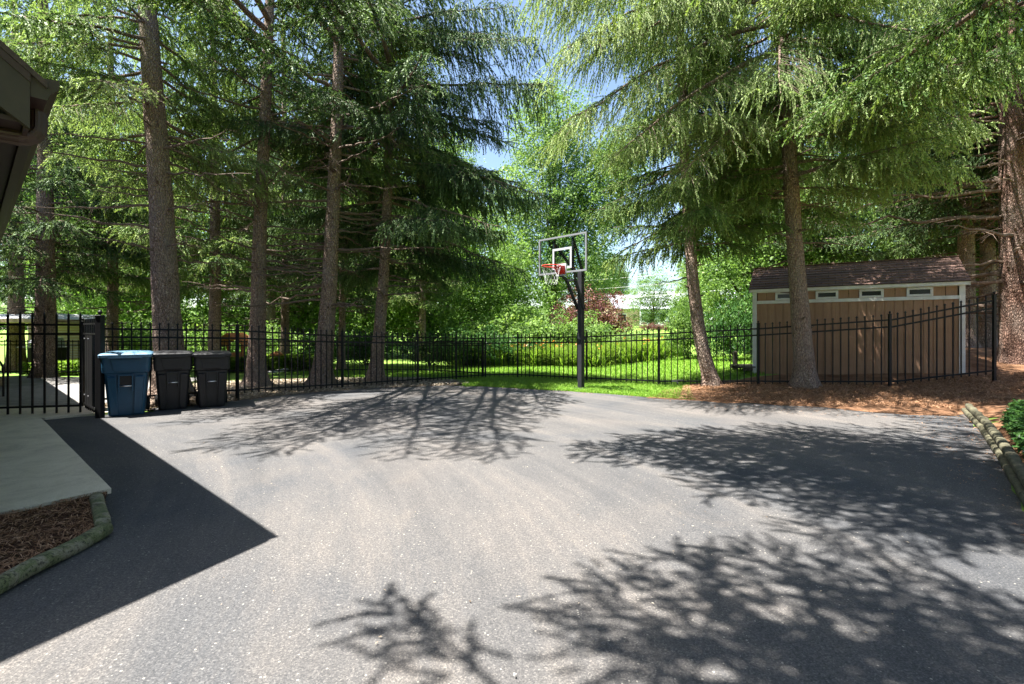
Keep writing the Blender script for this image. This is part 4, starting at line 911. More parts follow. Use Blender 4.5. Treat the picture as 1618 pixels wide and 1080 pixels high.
spruce('large spruce with drooping sunlit boughs in front of the shed', (6.92, 11.4, 0), [(1265, 500), (1255, 380), (1248, 250), (1236, 90), (1228, -60)], 11.4, .205, 2.9, 4.5, seed=16, Lmax=4.5, avoid=30, keep=.4, tone=.60, mat='needle_bright', azf=lambda a, z: .5 if z > 10.5 else (.4 if R(120) < a < R(215) and z > 6.5 else 1), weep=.75, dead_per=2, deadL=1.8, slen=.30,
       extra=[dict(z=12.0, az=0, L=6, tip=(.45, 9.6, 8.7), droop=.30, up=.06, sp2=.11, sp3=.08, slen=.26, tone=.6, weep=1.0, wid=.024, K=7, width=1.7, live=.25), dict(z=11.2, az=0, L=6, tip=(1.2, 10.2, 8.2), droop=.30, up=.06, sp2=.11, sp3=.08, slen=.26, tone=.6, weep=.9, wid=.024, K=7, width=1.7, live=.25), dict(z=9.6, az=0, L=6, tip=(.95, 8.8, 6.6), droop=.30, up=.06, sp2=.11, sp3=.09, slen=.26, tone=.66, weep=1.0, wid=.021, K=8, width=1.7, live=.28),
              dict(z=10.6, az=0, L=6, tip=(.75, 8.9, 7.8), droop=.30, up=.06, sp2=.11, sp3=.09, slen=.26, tone=.66, weep=1.0, wid=.021, K=8, width=1.7, live=.28),
              dict(z=8.7, az=0, L=6, tip=(1.1, 9.4, 5.5), droop=.30, up=.06, sp2=.11, sp3=.09, slen=.26, tone=.66, weep=.9, wid=.021, K=8, width=1.7, live=.28),
              dict(z=8.0, az=0, L=6, tip=(2.2, 9.0, 4.9), r0=.075, droop=.30, up=.06, sp2=.11, sp3=.09, slen=.24, tone=.68, weep=.7, wid=.021, K=8, live=.35, width=1.25),
              dict(z=7.0, az=0, L=5, tip=(3.2, 9.2, 4.3), droop=.28, up=.06, sp2=.11, sp3=.09, slen=.24, tone=.68, weep=.7, wid=.021, K=8, width=1.2),
              dict(z=9.2, az=0, L=6, tip=(1.7, 9.4, 7.0), droop=.30, up=.06, sp2=.11, sp3=.09, slen=.26, tone=.66, weep=1.2, wid=.021, K=8, width=1.25),
              dict(z=9.9, az=0, L=6, tip=(2.4, 8.2, 7.6), droop=.30, up=.06, sp2=.11, sp3=.09, slen=.26, tone=.62, weep=1.4, wid=.021, K=8, width=1.25),
              dict(z=8.4, az=0, L=5, tip=(4.4, 8.0, 5.4), droop=.28, up=.06, sp2=.12, sp3=.09, slen=.26, tone=.60, weep=1.3, wid=.021, K=8),
              dict(z=8.8, az=0, L=5, tip=(6.6, 7.6, 6.0), droop=.28, up=.06, sp2=.12, sp3=.1, slen=.28, tone=.45, weep=1.4, wid=.022, K=7),
              dict(z=7.8, az=0, L=5, tip=(8.6, 8.3, 6.0), droop=.28, up=.06, sp2=.12, sp3=.1, slen=.28, tone=.45, weep=1.4, wid=.022, K=7)])
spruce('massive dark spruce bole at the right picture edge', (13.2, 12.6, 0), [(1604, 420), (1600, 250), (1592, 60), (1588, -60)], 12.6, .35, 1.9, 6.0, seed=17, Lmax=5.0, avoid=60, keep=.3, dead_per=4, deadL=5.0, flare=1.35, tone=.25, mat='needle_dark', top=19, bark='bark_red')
# ---- spruces further back
def back_spruce(label, x, y, r, zl0, seed, Lmax=3.6, mat='needle_dark', top=16, **k):
    b = Vector((x, y, 0)); px = CX + x / y * F
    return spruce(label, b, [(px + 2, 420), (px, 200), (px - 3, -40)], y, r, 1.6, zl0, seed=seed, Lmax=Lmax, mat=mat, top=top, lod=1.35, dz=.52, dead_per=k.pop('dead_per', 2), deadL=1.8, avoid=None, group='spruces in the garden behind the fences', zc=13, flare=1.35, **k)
s1 = back_spruce('dark spruce by the patio behind the gate pickets', -14.4, 14.9, .27, 2.9, 21, per=4, tone=.35, Lmax=3.3)
s2 = back_spruce('narrow spruce bole directly left of the thick mottled one', -14.4, 17.4, .19, 3.1, 22, tone=.42, mat='needle', Lmax=3.0)
s3 = back_spruce('spruce bole standing in the gap right of the black bins', -10.1, 16.4, .20, 3.0, 23, tone=.4, mat='needle', Lmax=3.2)
s4 = back_spruce('slender spruce bole between two front spruces', -9.6, 20.4, .18, 3.2, 24, tone=.35, Lmax=3.2)
s5 = back_spruce('dark narrow spruce behind the stout flared bole', -6.7, 19.0, .14, 2.6, 25, tone=.3, Lmax=3.0)
s6 = back_spruce('spruce behind the right end of the shed, left one of a close pair', 14.9, 15.9, .25, 4.6, 26, tone=.3, Lmax=3.8)
s7 = back_spruce('spruce behind the right end of the shed, right one of a close pair', 15.9, 16.2, .23, 5.0, 27, tone=.36, Lmax=3.6, mat='needle')
def dup(src, loc, rz, sc, label, group):
    c = copy_tree(src); c.location = loc; c.rotation_euler = (0, 0, rz); c.scale = (sc, sc, sc); c['label'] = label; c['group'] = group; return c
gB = 'spruces in the garden behind the fences'
dup(s1, (-19.5, 19, 0), 2.0, 1.0, 'spruce filling the left picture edge beyond the patio', gB)
dup(s2, (-17.5, 24, 0), 1.2, 1.05, 'distant spruce left of the thick mottled bole', gB)
dup(s3, (-4.6, 25, 0), 3.0, .9, 'distant spruce behind the slim leaning one', gB)
dup(s1, (-13.0, 26, 0), 4.1, 1.1, 'distant spruce behind the straight bare bole', gB)
dup(s6, (12.5, 21, 0), 2.5, 1.0, 'spruce behind the middle of the shed roof', gB)
dup(s7, (19.5, 22, .3), 1.5, 1.1, 'spruce beyond the massive bole at the right edge', gB)
dup(s6, (17.5, 17.5, .4), .6, 1.0, 'shaded spruce between the massive bole and the close pair', gB)
# ---- two spruces beside and behind the camera whose boughs shade the driveway
def shade(S, h): return (S[0] - SA * h, S[1] - SB * h, h)
def near_spruce(label, base, tips, seed, zl0, top, Lmax, azf=None, zc=7.5):
    px = CX
    b = Vector(base); t = Tree(seed); b.z = float(hgt(b.x, b.y)); pts = [b, b + Vector((0, 0, 6)), b + Vector((.1, 0, top))]
    t.trunk(pts, [.3, .22, .05]); rng = t.rng; z = zl0
    while z < top - .4:
        f = (z - zl0) / (top - zl0); Lf = Lmax * (1 - f) ** .8; a0 = rng.random() * 6.28; n = 6
        for k in range(n):
            az = a0 + 2 * PI * k / n + rng.normal() * .25
            if azf and rng.random() > azf(az % (2 * PI), z): continue
            t.branch(z + rng.random() * .4, az, max(.6, Lf * rng.uniform(.7, 1.1)), pitch=.08, droop=.2, up=.08, sp2=.17, sp3=.085, slen=.21, weep=.3, K=6, wid=.043, tone=.4, width=1.15)
        z += .55
    for tp_ in tips:
        h = tp_[2]; c = shade(tp_[:2], h)
        t.branch(z=h + .6, az=0, L=3, tip=c, droop=.12, up=.06, sp2=.10, sp3=.065, slen=.20, weep=.2, K=6, wid=.043, tone=.45, live=.88 if tp_[0] < -.5 else .45, width=.5 if tp_[0] < -.5 else .85)
    return t.build(label, b, M['needle'], M['bark'], 'spruces shading the driveway')
near_spruce('spruce beside the right kerb outside the view whose boughs shade the driveway', (5.9, 4.6, 0), [(2.30, 3.47, 6.6), (3.2, 4.6, 6.6), (2.6, 4.1, 6.6), (3.2, 3.6, 6.8), (1.0, 6.0, 6.2), (1.6, 6.6, 6.6), (1.9, 5.6, 6.4), (1.9, 4.6, 6.3), (2.3, 5.0, 7.0), (2.2, 6.9, 7.4)], 31, 5.4, 15, 5.3, azf=lambda a, z: .25 if R(20) < a < R(120) else .5)
near_spruce('spruce behind the camera whose boughs shade the bottom of the driveway', (1.9, -3.2, 0), [(-.70, 2.6, 5.6), (.6, 2.8, 6.4), (1.1, 3.1, 6.2), (1.6, 3.2, 6.6), (.9, 2.3, 6.4), (2.2, 2.9, 6.8)], 32, 5.2, 15, 4.2, azf=lambda a, z: .08 if R(110) < a < R(200) else 1)

dup(s1, (-8, -16, 0), 2.0, 1.1, 'unseen spruce added behind the camera at the left to block skylight', gB); dup(s6, (2, -19, 0), 1.0, 1.1, 'unseen spruce added behind the camera in the middle to block skylight', gB); dup(s3, (11, -13, .3), 3.0, 1.1, 'unseen spruce added behind the camera at the right to block skylight', gB)  # unseen spruce copies added to cut sky fill in the driveway shadows
dup(s7, (13, -4, .5), 4.0, 1.0, 'unseen spruce added right of the camera to block skylight', gB)

# ------------------------------------------------------------------ broadleaf foliage
def leaves_mesh(Cn, size, tone, rng, updir=.35, aspect=.62, N_=None):
    n = len(Cn); nr = rng.normal(size=(n, 3)); nr[:, 2] += updir * 2; nr = unit(nr)
    a = rng.normal(size=(n, 3)); u = unit(np.cross(nr, a)); v = np.cross(nr, u)
    L = size * rng.uniform(.6, 1.25, n); u = u * L[:, None] * .5; v = v * L[:, None] * .5 * aspect
    up = nr * L[:, None] * .12
    V = np.stack([Cn - u, Cn - v * 1 + up - u * .15, Cn + u, Cn + v + up - u * .15], 1)
    b = np.arange(n)[:, None] * 4
    T = np.concatenate([b + np.array([0, 1, 2, 3])], 0)
    return V.reshape(-1, 3), T, np.repeat(tone, 4)
def clumps(blobs, rng, per, leaf, spread):
    """blobs: (x,y,z, rx,ry,rz, nclumps) -> leaf centres and tones"""
    out = []; tn = []
    for bx, by, bz, rx, ry, rz, nc in blobs:
        d = unit(rng.normal(size=(nc, 3))); r = rng.random(nc) ** .45 * (1 + .16 * np.sin(d[:, 0] * 5 + bx) * np.cos(d[:, 2] * 4 + by)); c = np.array([bx, by, bz]) + d * r[:, None] * np.array([rx, ry, rz])
        cs = spread * rng.uniform(.5, 1.4, nc); ct = rng.normal(size=nc) * .16 + .45
        q = rng.normal(size=(nc, per, 3)); q *= np.array([1, 1, .55]); p = c[:, None] + q * cs[:, None, None] * .6
        out.append(p.reshape(-1, 3)); tn.append((ct[:, None] + rng.normal(size=(nc, per)) * .13).ravel())
    return np.concatenate(out), np.clip(np.concatenate(tn), 0, 1)
def broad(label, base, blobs, mat, leaf=.13, per=26, spread=.42, r=.2, seed=0, group=None, name='broadleaf_tree', cat='tree', bark='bark_grey', stems=1, zmin=None):
    rng = np.random.default_rng(seed); base = Vector(base); base.z = float(hgt(base.x, base.y)) - .03
    rt = empty(name, base, label=label, cat=cat, group=group)
    rel = [(b[0], b[1], b[2], *b[3:]) for b in blobs]
    Cn, tn = clumps(rel, rng, per, leaf, spread)
    k = Cn[:, 2] > (.05 if zmin is None else zmin); Cn = Cn[k]; tn = tn[k]
    V, T, tt = leaves_mesh(Cn, leaf, tn, rng); NT.append(len(T))
    mb = MB(); top = max(b[2] for b in blobs)
    if stems == 1:
        tops = Vector((rel[0][0] * .6, rel[0][1] * .6, top * .9)); n = 10
        mb.tube([Vector((0, 0, -.2)).lerp(tops, i / n) + Vector((.12 * math.sin(i * 1.3 + seed), .1 * math.cos(i * 1.7 + seed), 0)) * min(1, i) for i in range(n + 1)], [r * (1.25 if i == 0 else 1 - .8 * i / n) for i in range(n + 1)], 9, cap=False)
    for b in rel:
        z0 = max(.1, b[2] * .45) if stems == 1 else .0
        a = Vector((rel[0][0] * .6, rel[0][1] * .6, top * .9)) * (z0 / (top * .9)) if stems == 1 else Vector((rng.normal() * .15, rng.normal() * .15, -.05))
        for _ in range(3 if stems == 1 else 4):
            d = rng.normal(size=3) * .45; e = Vector((b[0] + d[0] * b[3], b[1] + d[1] * b[4], b[2] + abs(d[2]) * b[5])); m_ = a.lerp(e, .5) + Vector((0, 0, .1 * (e - a).length))
            mb.tube([a, m_, e], [r * .42, r * .25, r * .07], 5, cap=False)
    mb.build('trunk' if stems == 1 else 'stems', M[bark], rt, smooth=True)
    link('crown' if cat == 'tree' else 'foliage', np_mesh('crown', V, T, tt), M[mat], rt)
    return rt
gT = 'broadleaf trees beyond the fences'
cot = broad('tall pale cottonwood rising behind the basketball hoop', (3.2, 38, 0), [(0, 0, 17, 3.6, 3.2, 4.2, 520), (-1.8, 0, 11.5, 4.4, 3.6, 4, 620), (3.0, 0, 11.5, 3.6, 3.2, 4.4, 620), (5.2, 0, 14.5, 2.6, 2.6, 3.0, 260), (.2, -1, 6.5, 4.8, 3, 3, 480)], 'leaf_pale', .20, 26, .55, .35, 41, gT)
mp = broad('bright green maple left of the shed with foliage down to the lawn', (10.4, 21.0, 0), [(0, 0, 5.4, 3.0, 2.6, 2.4, 300), (-1.0, -.6, 3.0, 2.4, 2.2, 1.8, 260), (1.9, 0, 3.4, 2.2, 2.2, 2.0, 220), (.4, -.4, 1.1, 3.0, 1.8, 1.1, 240)], 'leaf', .13, 26, .42, .16, 42, gT)
ml = broad('airy yellow green tree left of the hoop beyond the garden', (-1.5, 32, 0), [(0, 0, 6.0, 3.4, 3.0, 3.0, 300), (1.2, 0, 3.4, 3.2, 2.4, 2.0, 240), (-1.6, 0, 3.2, 2.4, 2.4, 2.2, 200)], 'leaf', .16, 26, .5, .2, 43, gT)
pur = broad('dome shaped purple leaved tree behind the hoop pole', (5.6, 35, 0), [(0, 0, 2.6, 2.7, 2.4, 1.9, 330), (-1.2, -.3, 1.5, 1.8, 1.7, 1.2, 150), (1.5, 0, 1.6, 1.5, 1.6, 1.2, 130)], 'leaf_purple', .14, 24, .38, .15, 44, gT)
def dupb(src, x, y, rz, sc, label, mat=None, group=gT):
    c = copy_tree(src); c.location = (x, y, float(hgt(x, y)) - .03); c.rotation_euler = (0, 0, rz); c.scale = sc if isinstance(sc, tuple) else (sc, sc, sc); c['label'] = label; c['group'] = group
    if mat:
        for ch in c.children:
            if ch.name.startswith(('crown', 'foliage')): ch.material_slots[0].link = 'OBJECT'; ch.material_slots[0].material = M[mat]
    return c
L_ = [('leaf', 'leafy tree showing between the two leftmost spruce boles', mp, -21, 27, 1, 1.5), ('leaf_pale', 'pale tree above the patio roof at the left edge', cot, -30, 33, 2, .85), ('leaf', 'green tree behind the thick mottled spruce', mp, -17.5, 33, 3, 1.9),
      ('leaf', 'leafy tree behind the straight bare bole', mp, -13.0, 30, 4, 1.5), ('leaf_pale', 'tall pale tree behind the stout flared bole', cot, -12.5, 41, 5, .9), ('leaf', 'bright tree between the stout bole and the slim leaning one', mp, -8.6, 28, 2.2, 1.35),
      ('leaf', 'green tree right of the slim leaning spruce', mp, -5.2, 29, .5, 1.45), ('leaf_pale', 'tall tree behind the dark weeping boughs', cot, -6.0, 44, 1.5, .95), ('leaf_pale', 'broad tree far left behind the pool house', cot, -38, 40, .3, .9),
      ('leaf', 'tree behind the left end of the shed roof', mp, 14.5, 26, 1.2, 1.4), ('leaf', 'tree behind the middle of the shed', mp, 18.5, 24, 2.4, 1.5), ('leaf_pale', 'tall tree behind the shed', cot, 20.5, 36, 3.3, .85), ('leaf', 'tree seen past the close pair of boles', mp, 24, 25, 4.4, 1.5),
      ('leaf_pale', 'tall tree at the far right edge', cot, 31, 34, 5.0, .9), ('leaf_pale', 'distant tree left of the white house', cot, 10.5, 62, .9, .50), ('leaf_pale', 'distant tree right of the white house', cot, 29, 74, 2.0, .62), ('leaf', 'distant round tree in front of the white house', mp, 17.5, 60, 2.9, .95),
      ('leaf', 'small distant tree before the white house gable', mp, 21.0, 58, 3.9, .75), ('leaf_pale', 'distant tree behind the purple leaved tree', cot, 7.0, 78, 4.6, .62), ('leaf_pale', 'distant tree behind the hoop pole', cot, -1, 70, 5.4, .7), ('leaf_pale', 'distant tree behind the white house roof', cot, 44, 100, 1.1, .75),
      ('leaf', 'distant light tree right of the distant round one', mp, 27, 62, 5.4, 1.0), ('leaf_pale', 'distant tall tree left of the airy yellow green tree', cot, -13, 62, .4, .85), ('leaf_pale', 'distant tall tree beyond the left garden', cot, -30, 60, 2.6, .95), ('leaf_pale', 'distant tall tree behind the patio spruces', cot, -48, 62, 3.6, .95),
      ('leaf_pale', 'distant tall tree beyond the maple', cot, 38, 58, 4.2, .8), ('leaf_pale', 'distant tall tree beyond the massive bole', cot, 56, 58, 5.2, .95), ('leaf_pale', 'distant pale tree in the sky gap right of the hoop', cot, 23, 110, .8, .8)]
for mt, lb, src, x, y, rz, sc in L_: dupb(src, x, y, rz, sc, lb, mt)
# far belt of woodland: nobody could count these crowns
def belt():
    rng = np.random.default_rng(77); bl = []
    for a in np.linspace(-62, 62, 70):
        dd = rng.uniform(125, 170); x = math.sin(R(a)) * dd; y = math.cos(R(a)) * dd; h = rng.uniform(5, 10); bl.append((x, y, h * .55 + 1, 6.5, 5, h * .6, 60))
    Cn, tn = clumps(bl, rng, 30, .8, 1.6); V, T, tt = leaves_mesh(Cn, 1.0, tn, rng)
    tag(link('woodland', np_mesh('woodland', V, T, tt), M['leaf_pale']), 'far belt of woodland closing the view', 'woodland', kind='stuff')
belt()
# shrubs
gS = 'shrubs along the garden edge'
sh = broad('dark green rounded shrub behind the rear fence right of the slim bole', (-3.6, 20.6, 0), [(0, 0, .75, 1.1, .8, .75, 120), (.6, 0, .6, .8, .7, .6, 60)], 'leaf_deep', .085, 26, .2, .05, 51, gS, 'shrub', 'shrub', stems=2)
for mt, lb, x, y, rz, sc in [('leaf_deep', 'dark shrub second along the hedge behind the rear fence', -2.2, 20.9, 1, 1.1), ('leaf_deep', 'dark shrub third along the hedge behind the rear fence', -.9, 21.0, 2, 1.15), ('leaf_deep', 'dark shrub fourth along the hedge, beside the lily bed', .3, 21.6, 3, 1.0),
      ('leaf_deep', 'low dark shrub behind the stout flared bole', -6.3, 21.5, 4, 1.2), ('leaf_deep', 'low dark shrub left of the stout flared bole', -8.6, 22.5, 5, 1.25), ('leaf', 'light green shrub left of the straight bare bole', -11.5, 22.5, 6, 1.35), ('leaf', 'light green shrub behind the black bins', -13.8, 22, .4, 1.4),
      ('leaf_deep', 'dark shrub at the foot of the maple', 9.0, 17.6, 1.4, (1.6, 1, 1.7)), ('leaf_deep', 'dark shrub between the maple and the shed', 7.9, 17.0, 2.4, (.9, .9, 1.6)), ('leaf', 'leafy shrub left of the maple by the thin crooked spruce', 7.1, 19.2, 3.4, (.8, .8, 1.8)),
      ('leaf', 'light shrub on the lawn edge behind the lily bed', 2.2, 25.5, .7, 1.7), ('leaf', 'light shrub behind the hoop pole by the lily bed', 4.2, 26, 1.7, 1.6), ('leaf', 'light shrub behind the left end of the lily bed', -.4, 25, 2.7, 1.8), ('leaf_pale', 'pale shrub behind the right end of the lily bed', 6.2, 24.6, 3.7, 1.0),
      ('leaf', 'tall shrub at the far left behind the patio fence', -24.0, 20.5, 4.7, 1.5), ('leaf', 'green shrub behind the patio spruce', -16.6, 21.5, 1.9, 1.5)]:
    c = dupb(sh, x, y, rz, sc, lb, mt, gS); c['category'] = 'shrub'
for i, (px, wd) in enumerate([(990, 14), (1018, 12), (1031, 14), (1044, 12), (1053, 12)]):
    b = P(px, 519, 50); c = dupb(sh, b.x, b.y, i * 1.1, .55 + .03 * (i % 3), ['round purple shrub alone left of the distant row', 'leftmost round purple shrub of the distant row of four', 'second round purple shrub of the distant row of four', 'third round purple shrub of the distant row of four', 'rightmost round purple shrub of the distant row of four'][i], 'leaf_purple', 'round purple shrubs by the far street'); c['category'] = 'shrub'
# ---- stuff: lilies, ground cover, grass, litter
def blades(name, pts, h, wdt, mat, rng, lean=.5, tone=.5, label=None, cat=None, curl=.3, tv=.2):
    n = len(pts); a = rng.random(n) * 2 * PI; dx = np.stack([np.cos(a), np.sin(a), np.zeros(n)], 1); hh = h * rng.uniform(.55, 1.25, n)
    ln = rng.uniform(0, lean, n); s = np.stack([-np.sin(a), np.cos(a), np.zeros(n)], 1) * wdt / 2; s = s * rng.uniform(.7, 1.2, (n, 1))
    m_ = pts + dx * (ln * hh * .4)[:, None]; m_[:, 2] += hh * .6; t_ = pts + dx * (ln * hh * (1 + curl))[:, None]; t_[:, 2] += hh * (1 - ln * .3)
    V = np.stack([pts - s, pts + s, m_ + s * .8, m_ - s * .8, t_], 1).reshape(-1, 3); b = np.arange(n)[:, None] * 5
    T = np.concatenate([b + np.array([0, 1, 2]), b + np.array([0, 2, 3]), b + np.array([3, 2, 4])]); tn = np.clip(tone + rng.normal(size=n) * tv, 0, 1)
    tn = np.repeat(tn[:, None], 5, 1); tn[:, 4] += .15; NT.append(len(T))
    return tag(link(name, np_mesh(name, V, T, np.clip(tn, 0, 1).ravel()), M[mat]), label, cat, kind='stuff')
def inpoly(x, y, poly):
    ins = np.zeros(len(x), bool); j = len(poly) - 1
    for i in range(len(poly)):
        xi, yi = poly[i][:2]; xj, yj = poly[j][:2]
        ins ^= ((yi > y) != (yj > y)) & (x < (xj - xi) * (y - yi) / ((yj - yi) or 1e-9) + xi); j = i
    return ins
def scatter(poly, n, rng, zo=0, hf=hgt):
    xs = [p[0] for p in poly]; ys = [p[1] for p in poly]; out = []
    x = rng.uniform(min(xs), max(xs), n * 3); y = rng.uniform(min(ys), max(ys), n * 3); k = inpoly(x, y, poly); x = x[k][:n]; y = y[k][:n]
    return np.stack([x, y, (hf(x, y) if hf else 0 * x) + zo], 1)
rg = np.random.default_rng(9)
lily = [(-2.0, 21.2), (6.3, 20.6), (7.6, 22.4), (6.5, 24.3), (1.0, 25.0), (-2.6, 23.5)]
cl = scatter(lily, 760, rg, -.05); cl[:, :2] += rg.normal(size=(len(cl), 2)) * .3; cl[:, 2] += -.30 * rg.random(len(cl)) + .25 * vnoise(cl[:, 0] * .9, cl[:, 1] * 1.3); q = np.repeat(cl, 40, 0); q[:, :2] += rg.normal(size=(len(q), 2)) * .15
blades('lily_bed', q, .95, .045, 'leaf_yellow', rg, 1.5, .45, 'bed of yellow green day lilies behind the fence', 'plants', tv=.22)
fl_ = scatter(lily, 260, rg, .82); fl_ = fl_[(fl_[:, 0] < 1.5) | (rg.random(len(fl_)) < .25)]; fl_[:, 2] += rg.normal(size=len(fl_)) * .08
V, T, tt = leaves_mesh(np.repeat(fl_, 4, 0) + rg.normal(size=(len(fl_) * 4, 3)) * .025, .10, rg.random(len(fl_) * 4), rg)
tag(link('lily_flowers', np_mesh('lily_flowers', V, T, tt), M['flower']), 'orange blossoms dotted over the lily bed', 'flowers', kind='stuff')
# grass strip on the camera side of the fence and tufts beyond
strip = [G(735, 611).to_2d()] + [Vector((p.x, p.y + .02)) for p in far_edge[7:13]] + [G(1095, 627).to_2d(), Vector((4.6, 12.6)), Vector((3.8, 13.2)), Vector((0, 16.4)), Vector((-1.9, 15.6))]
blades('grass', scatter(strip, 52000, rg, -.03), .075, .012, 'grass', rg, .8, .45, 'mown green grass between the driveway and the fence', 'grass')
back = [(-3.6, 15.6), (.2, 16.0), (4.4, 12.8), (7.0, 13.4), (9.6, 17), (7.5, 20.6), (-3, 21), (-8, 20), (-8, 17)]
blades('grass', scatter(back, 60000, rg, -.04), .085, .022, 'grass', rg, .8, .5, 'mown lawn grass beyond the metal fence', 'grass')
# pachysandra bed at the right
cov = [KERB[0] + Vector((.45, -.5)), KERB[1] + Vector((.26, -.1)), KERB[2] + Vector((.24, 0)), KERB[3] + Vector((.24, 0)), KERB[4] + Vector((.3, 0)), Vector((6.5, 2.6)), Vector((9.5, 6)), Vector((10.2, 8.4))]
def ground_cover(name, poly, n, mat, h, leaf, label, seed, per=9):
    rng = np.random.default_rng(seed); c = scatter(poly, n, rng, h * .5); c[:, 2] += rng.uniform(-.4, .6, len(c)) * h
    a = rng.random((len(c), per)) * 2 * PI; rr = rng.uniform(.4, 1, (len(c), per)) * leaf * .8
    p = c[:, None] + np.stack([np.cos(a) * rr, np.sin(a) * rr, -rr * .3], 2); t_ = np.clip(.45 + rng.normal(size=(len(c), 1)) * .15 + rng.normal(size=(len(c), per)) * .12, 0, 1)
    V, T, tt = leaves_mesh(p.reshape(-1, 3), leaf, t_.ravel(), rng, 1.2, .5); NT.append(len(T))
    return tag(link(name, np_mesh(name, V, T, tt), M[mat]), label, 'ground cover', kind='stuff')
cv = scatter(cov, 10, rg)
ground_cover('ground_cover', cov, 9000, 'leaf_deep', .13, .06, 'glossy green ground cover behind the right timber kerb', 61)
mound = [(-11.0, 17.6), (-8.6, 17.9), (-7.4, 18.8), (-8.2, 20.4), (-11.6, 20.6), (-12.6, 18.6)]
ground_cover('ground_cover', mound, 5000, 'leaf_yellow', .5, .10, 'sunny low mound of ground cover between the left trunks', 62)
ground_cover('ground_cover', [(-16.6, 16.3), (-12.0, 17.0), (-12.4, 18.6), (-17, 18.2)], 3000, 'leaf_yellow', .42, .10, 'yellow green flowering plants behind the patio fence', 63)
# fallen leaves and needles lying about
def litter(name, poly, n, size, mat, label, seed, asp=.6, hf=hgt, zo=.012, flat=3.0, excl=None):
    rng = np.random.default_rng(seed); c = scatter(poly, n, rng, zo, hf); c[:, 2] += rng.random(len(c)) * .012
    V, T, tt = leaves_mesh(c, size, np.clip(rng.normal(size=len(c)) * .25 + .5, 0, 1), rng, flat, asp); NT.append(len(T))
    return tag(link(name, np_mesh(name, V, T, tt), M[mat]), label, 'litter', kind='stuff')
litter('leaf_litter', [tuple(p) for p in lit], 26000, .052, 'litter', 'pale dry leaves lying along the left fence', 71)
litter('needle_litter', [(3.6, 10.4), (4.6, 9.9), (6.1, 9.3), (8.4, 8.9), (9.2, 8.6), (12.5, 7.5), (16, 12), (10.8, 11.2), (8.6, 11.4), (6, 12.4), (4.4, 12.4)], 46000, .085, 'dryneedle', 'fallen brown spruce needles between driveway and shed', 72, .12, zo=.02, flat=1.6)
litter('needle_litter', [tuple(p) for p in soil], 9000, .07, 'dryneedle', 'brown needles and twigs in the soil bed', 73, .08, hf=lambda x, y: .03 * vnoise(x * 3, y * 3) + .02, zo=.008, flat=1.8)
edgel = [(p.x, p.y - .02) for p in far_edge] + [(p.x, p.y - .30 - .12 * (i % 2)) for i, p in reversed(list(enumerate(far_edge)))]
litter('needle_litter', edgel[8:-8] if False else edgel, 1500, .05, 'dryneedle', 'stray needles and leaves along the far driveway edge', 74, .25, hf=None, zo=.006, flat=5)
kerbl = [(KERB[i].x - .02, KERB[i].y) for i in range(5)] + [(KERB[i].x - .20, KERB[i].y) for i in range(4, -1, -1)]
litter('needle_litter', kerbl, 900, .05, 'dryneedle', 'stray needles along the foot of the timber kerb', 75, .2, hf=None, zo=.006, flat=5)
# ---- overhead cables
def cable(p0, p1, sag, label, r=.035):
    a = Vector(p0); b = Vector(p1); n = 24; base = a.lerp(b, .5); mb = MB()
    mb.tube([a.lerp(b, i / n) - base - Vector((0, 0, sag * 4 * (i / n) * (1 - i / n))) for i in range(n + 1)], r, 6)
    tag(mb.build('overhead_cable', M['cable'], None, loc=base), label, 'cable', 'overhead cables crossing behind the garden')
cable((-14, 70, 7.2), (34, 34, 7.6), .5, 'topmost of the three overhead cables behind the hoop', .02)
cable((-14, 70, 6.1), (34, 34, 6.9), .6, 'middle one of the three overhead cables behind the hoop', .018)
cable((-14, 70, 4.6), (34, 34, 6.1), .6, 'lowest of the three overhead cables behind the hoop', .02)
# ---- far white house
def far_house(label, loc, rz, w, d, h, rise, wall, roof, gable=True):
    rt = empty('far_house', loc, rz, label=label, cat='house', group='houses across the far street'); mb = MB()
    mb.prism([Vector((-w / 2, -d / 2, 0)), Vector((-w / 2, d / 2, 0)), Vector((-w / 2, d / 2, h)), Vector((-w / 2, 0, h + rise)), Vector((-w / 2, -d / 2, h))], (0, 0, 0), (w, 0, 0))
    if gable: mb.prism([Vector((-w * .16, -d / 2 - 1.2, 0)), Vector((w * .16, -d / 2 - 1.2, 0)), Vector((w * .16, -d / 2 - 1.2, h)), Vector((0, -d / 2 - 1.2, h + rise * .75)), Vector((-w * .16, -d / 2 - 1.2, h))], (0, 0, 0), (0, 1.3, 0))
    mb.build('wall', M[wall], rt); mb = MB()
    for s in (-1, 1): mb.prism([Vector((-w / 2 - .3, s * (d / 2 + .4), h - .1)), Vector((-w / 2 - .3, 0, h + rise + .1)), Vector((-w / 2 - .3, 0, h + rise + .3)), Vector((-w / 2 - .3, s * (d / 2 + .4), h + .1))], (0, 0, 0), (w + .6, 0, 0))
    if gable:
        for s in (-1, 1): mb.prism([Vector((s * w * .19, -d / 2 - 1.5, h - .1)), Vector((0, -d / 2 - 1.5, h + rise * .75 + .12)), Vector((0, -d / 2 - 1.5, h + rise * .75 + .3)), Vector((s * w * .19, -d / 2 - 1.5, h + .08))], (0, 0, 0), (0, d / 2 + .8, 0))
    mb.build('roof', M[roof], rt)
    spots = [(0, -d / 2 - 1.2, h * .82)] if gable else []
    for x in (-.38, -.27, .27, .38): spots.append((x * w, -d / 2, h * .62))
    for x, y, z in spots:
        f = MB(); f.box((x, y - .03, z), (1.1, .08, 1.5)); fo = f.build('window', M['white_paint'], rt); g = MB(); g.box((x, y - .075, z), (.85, .03, 1.25)); g.build('pane', M['pane'], fo)
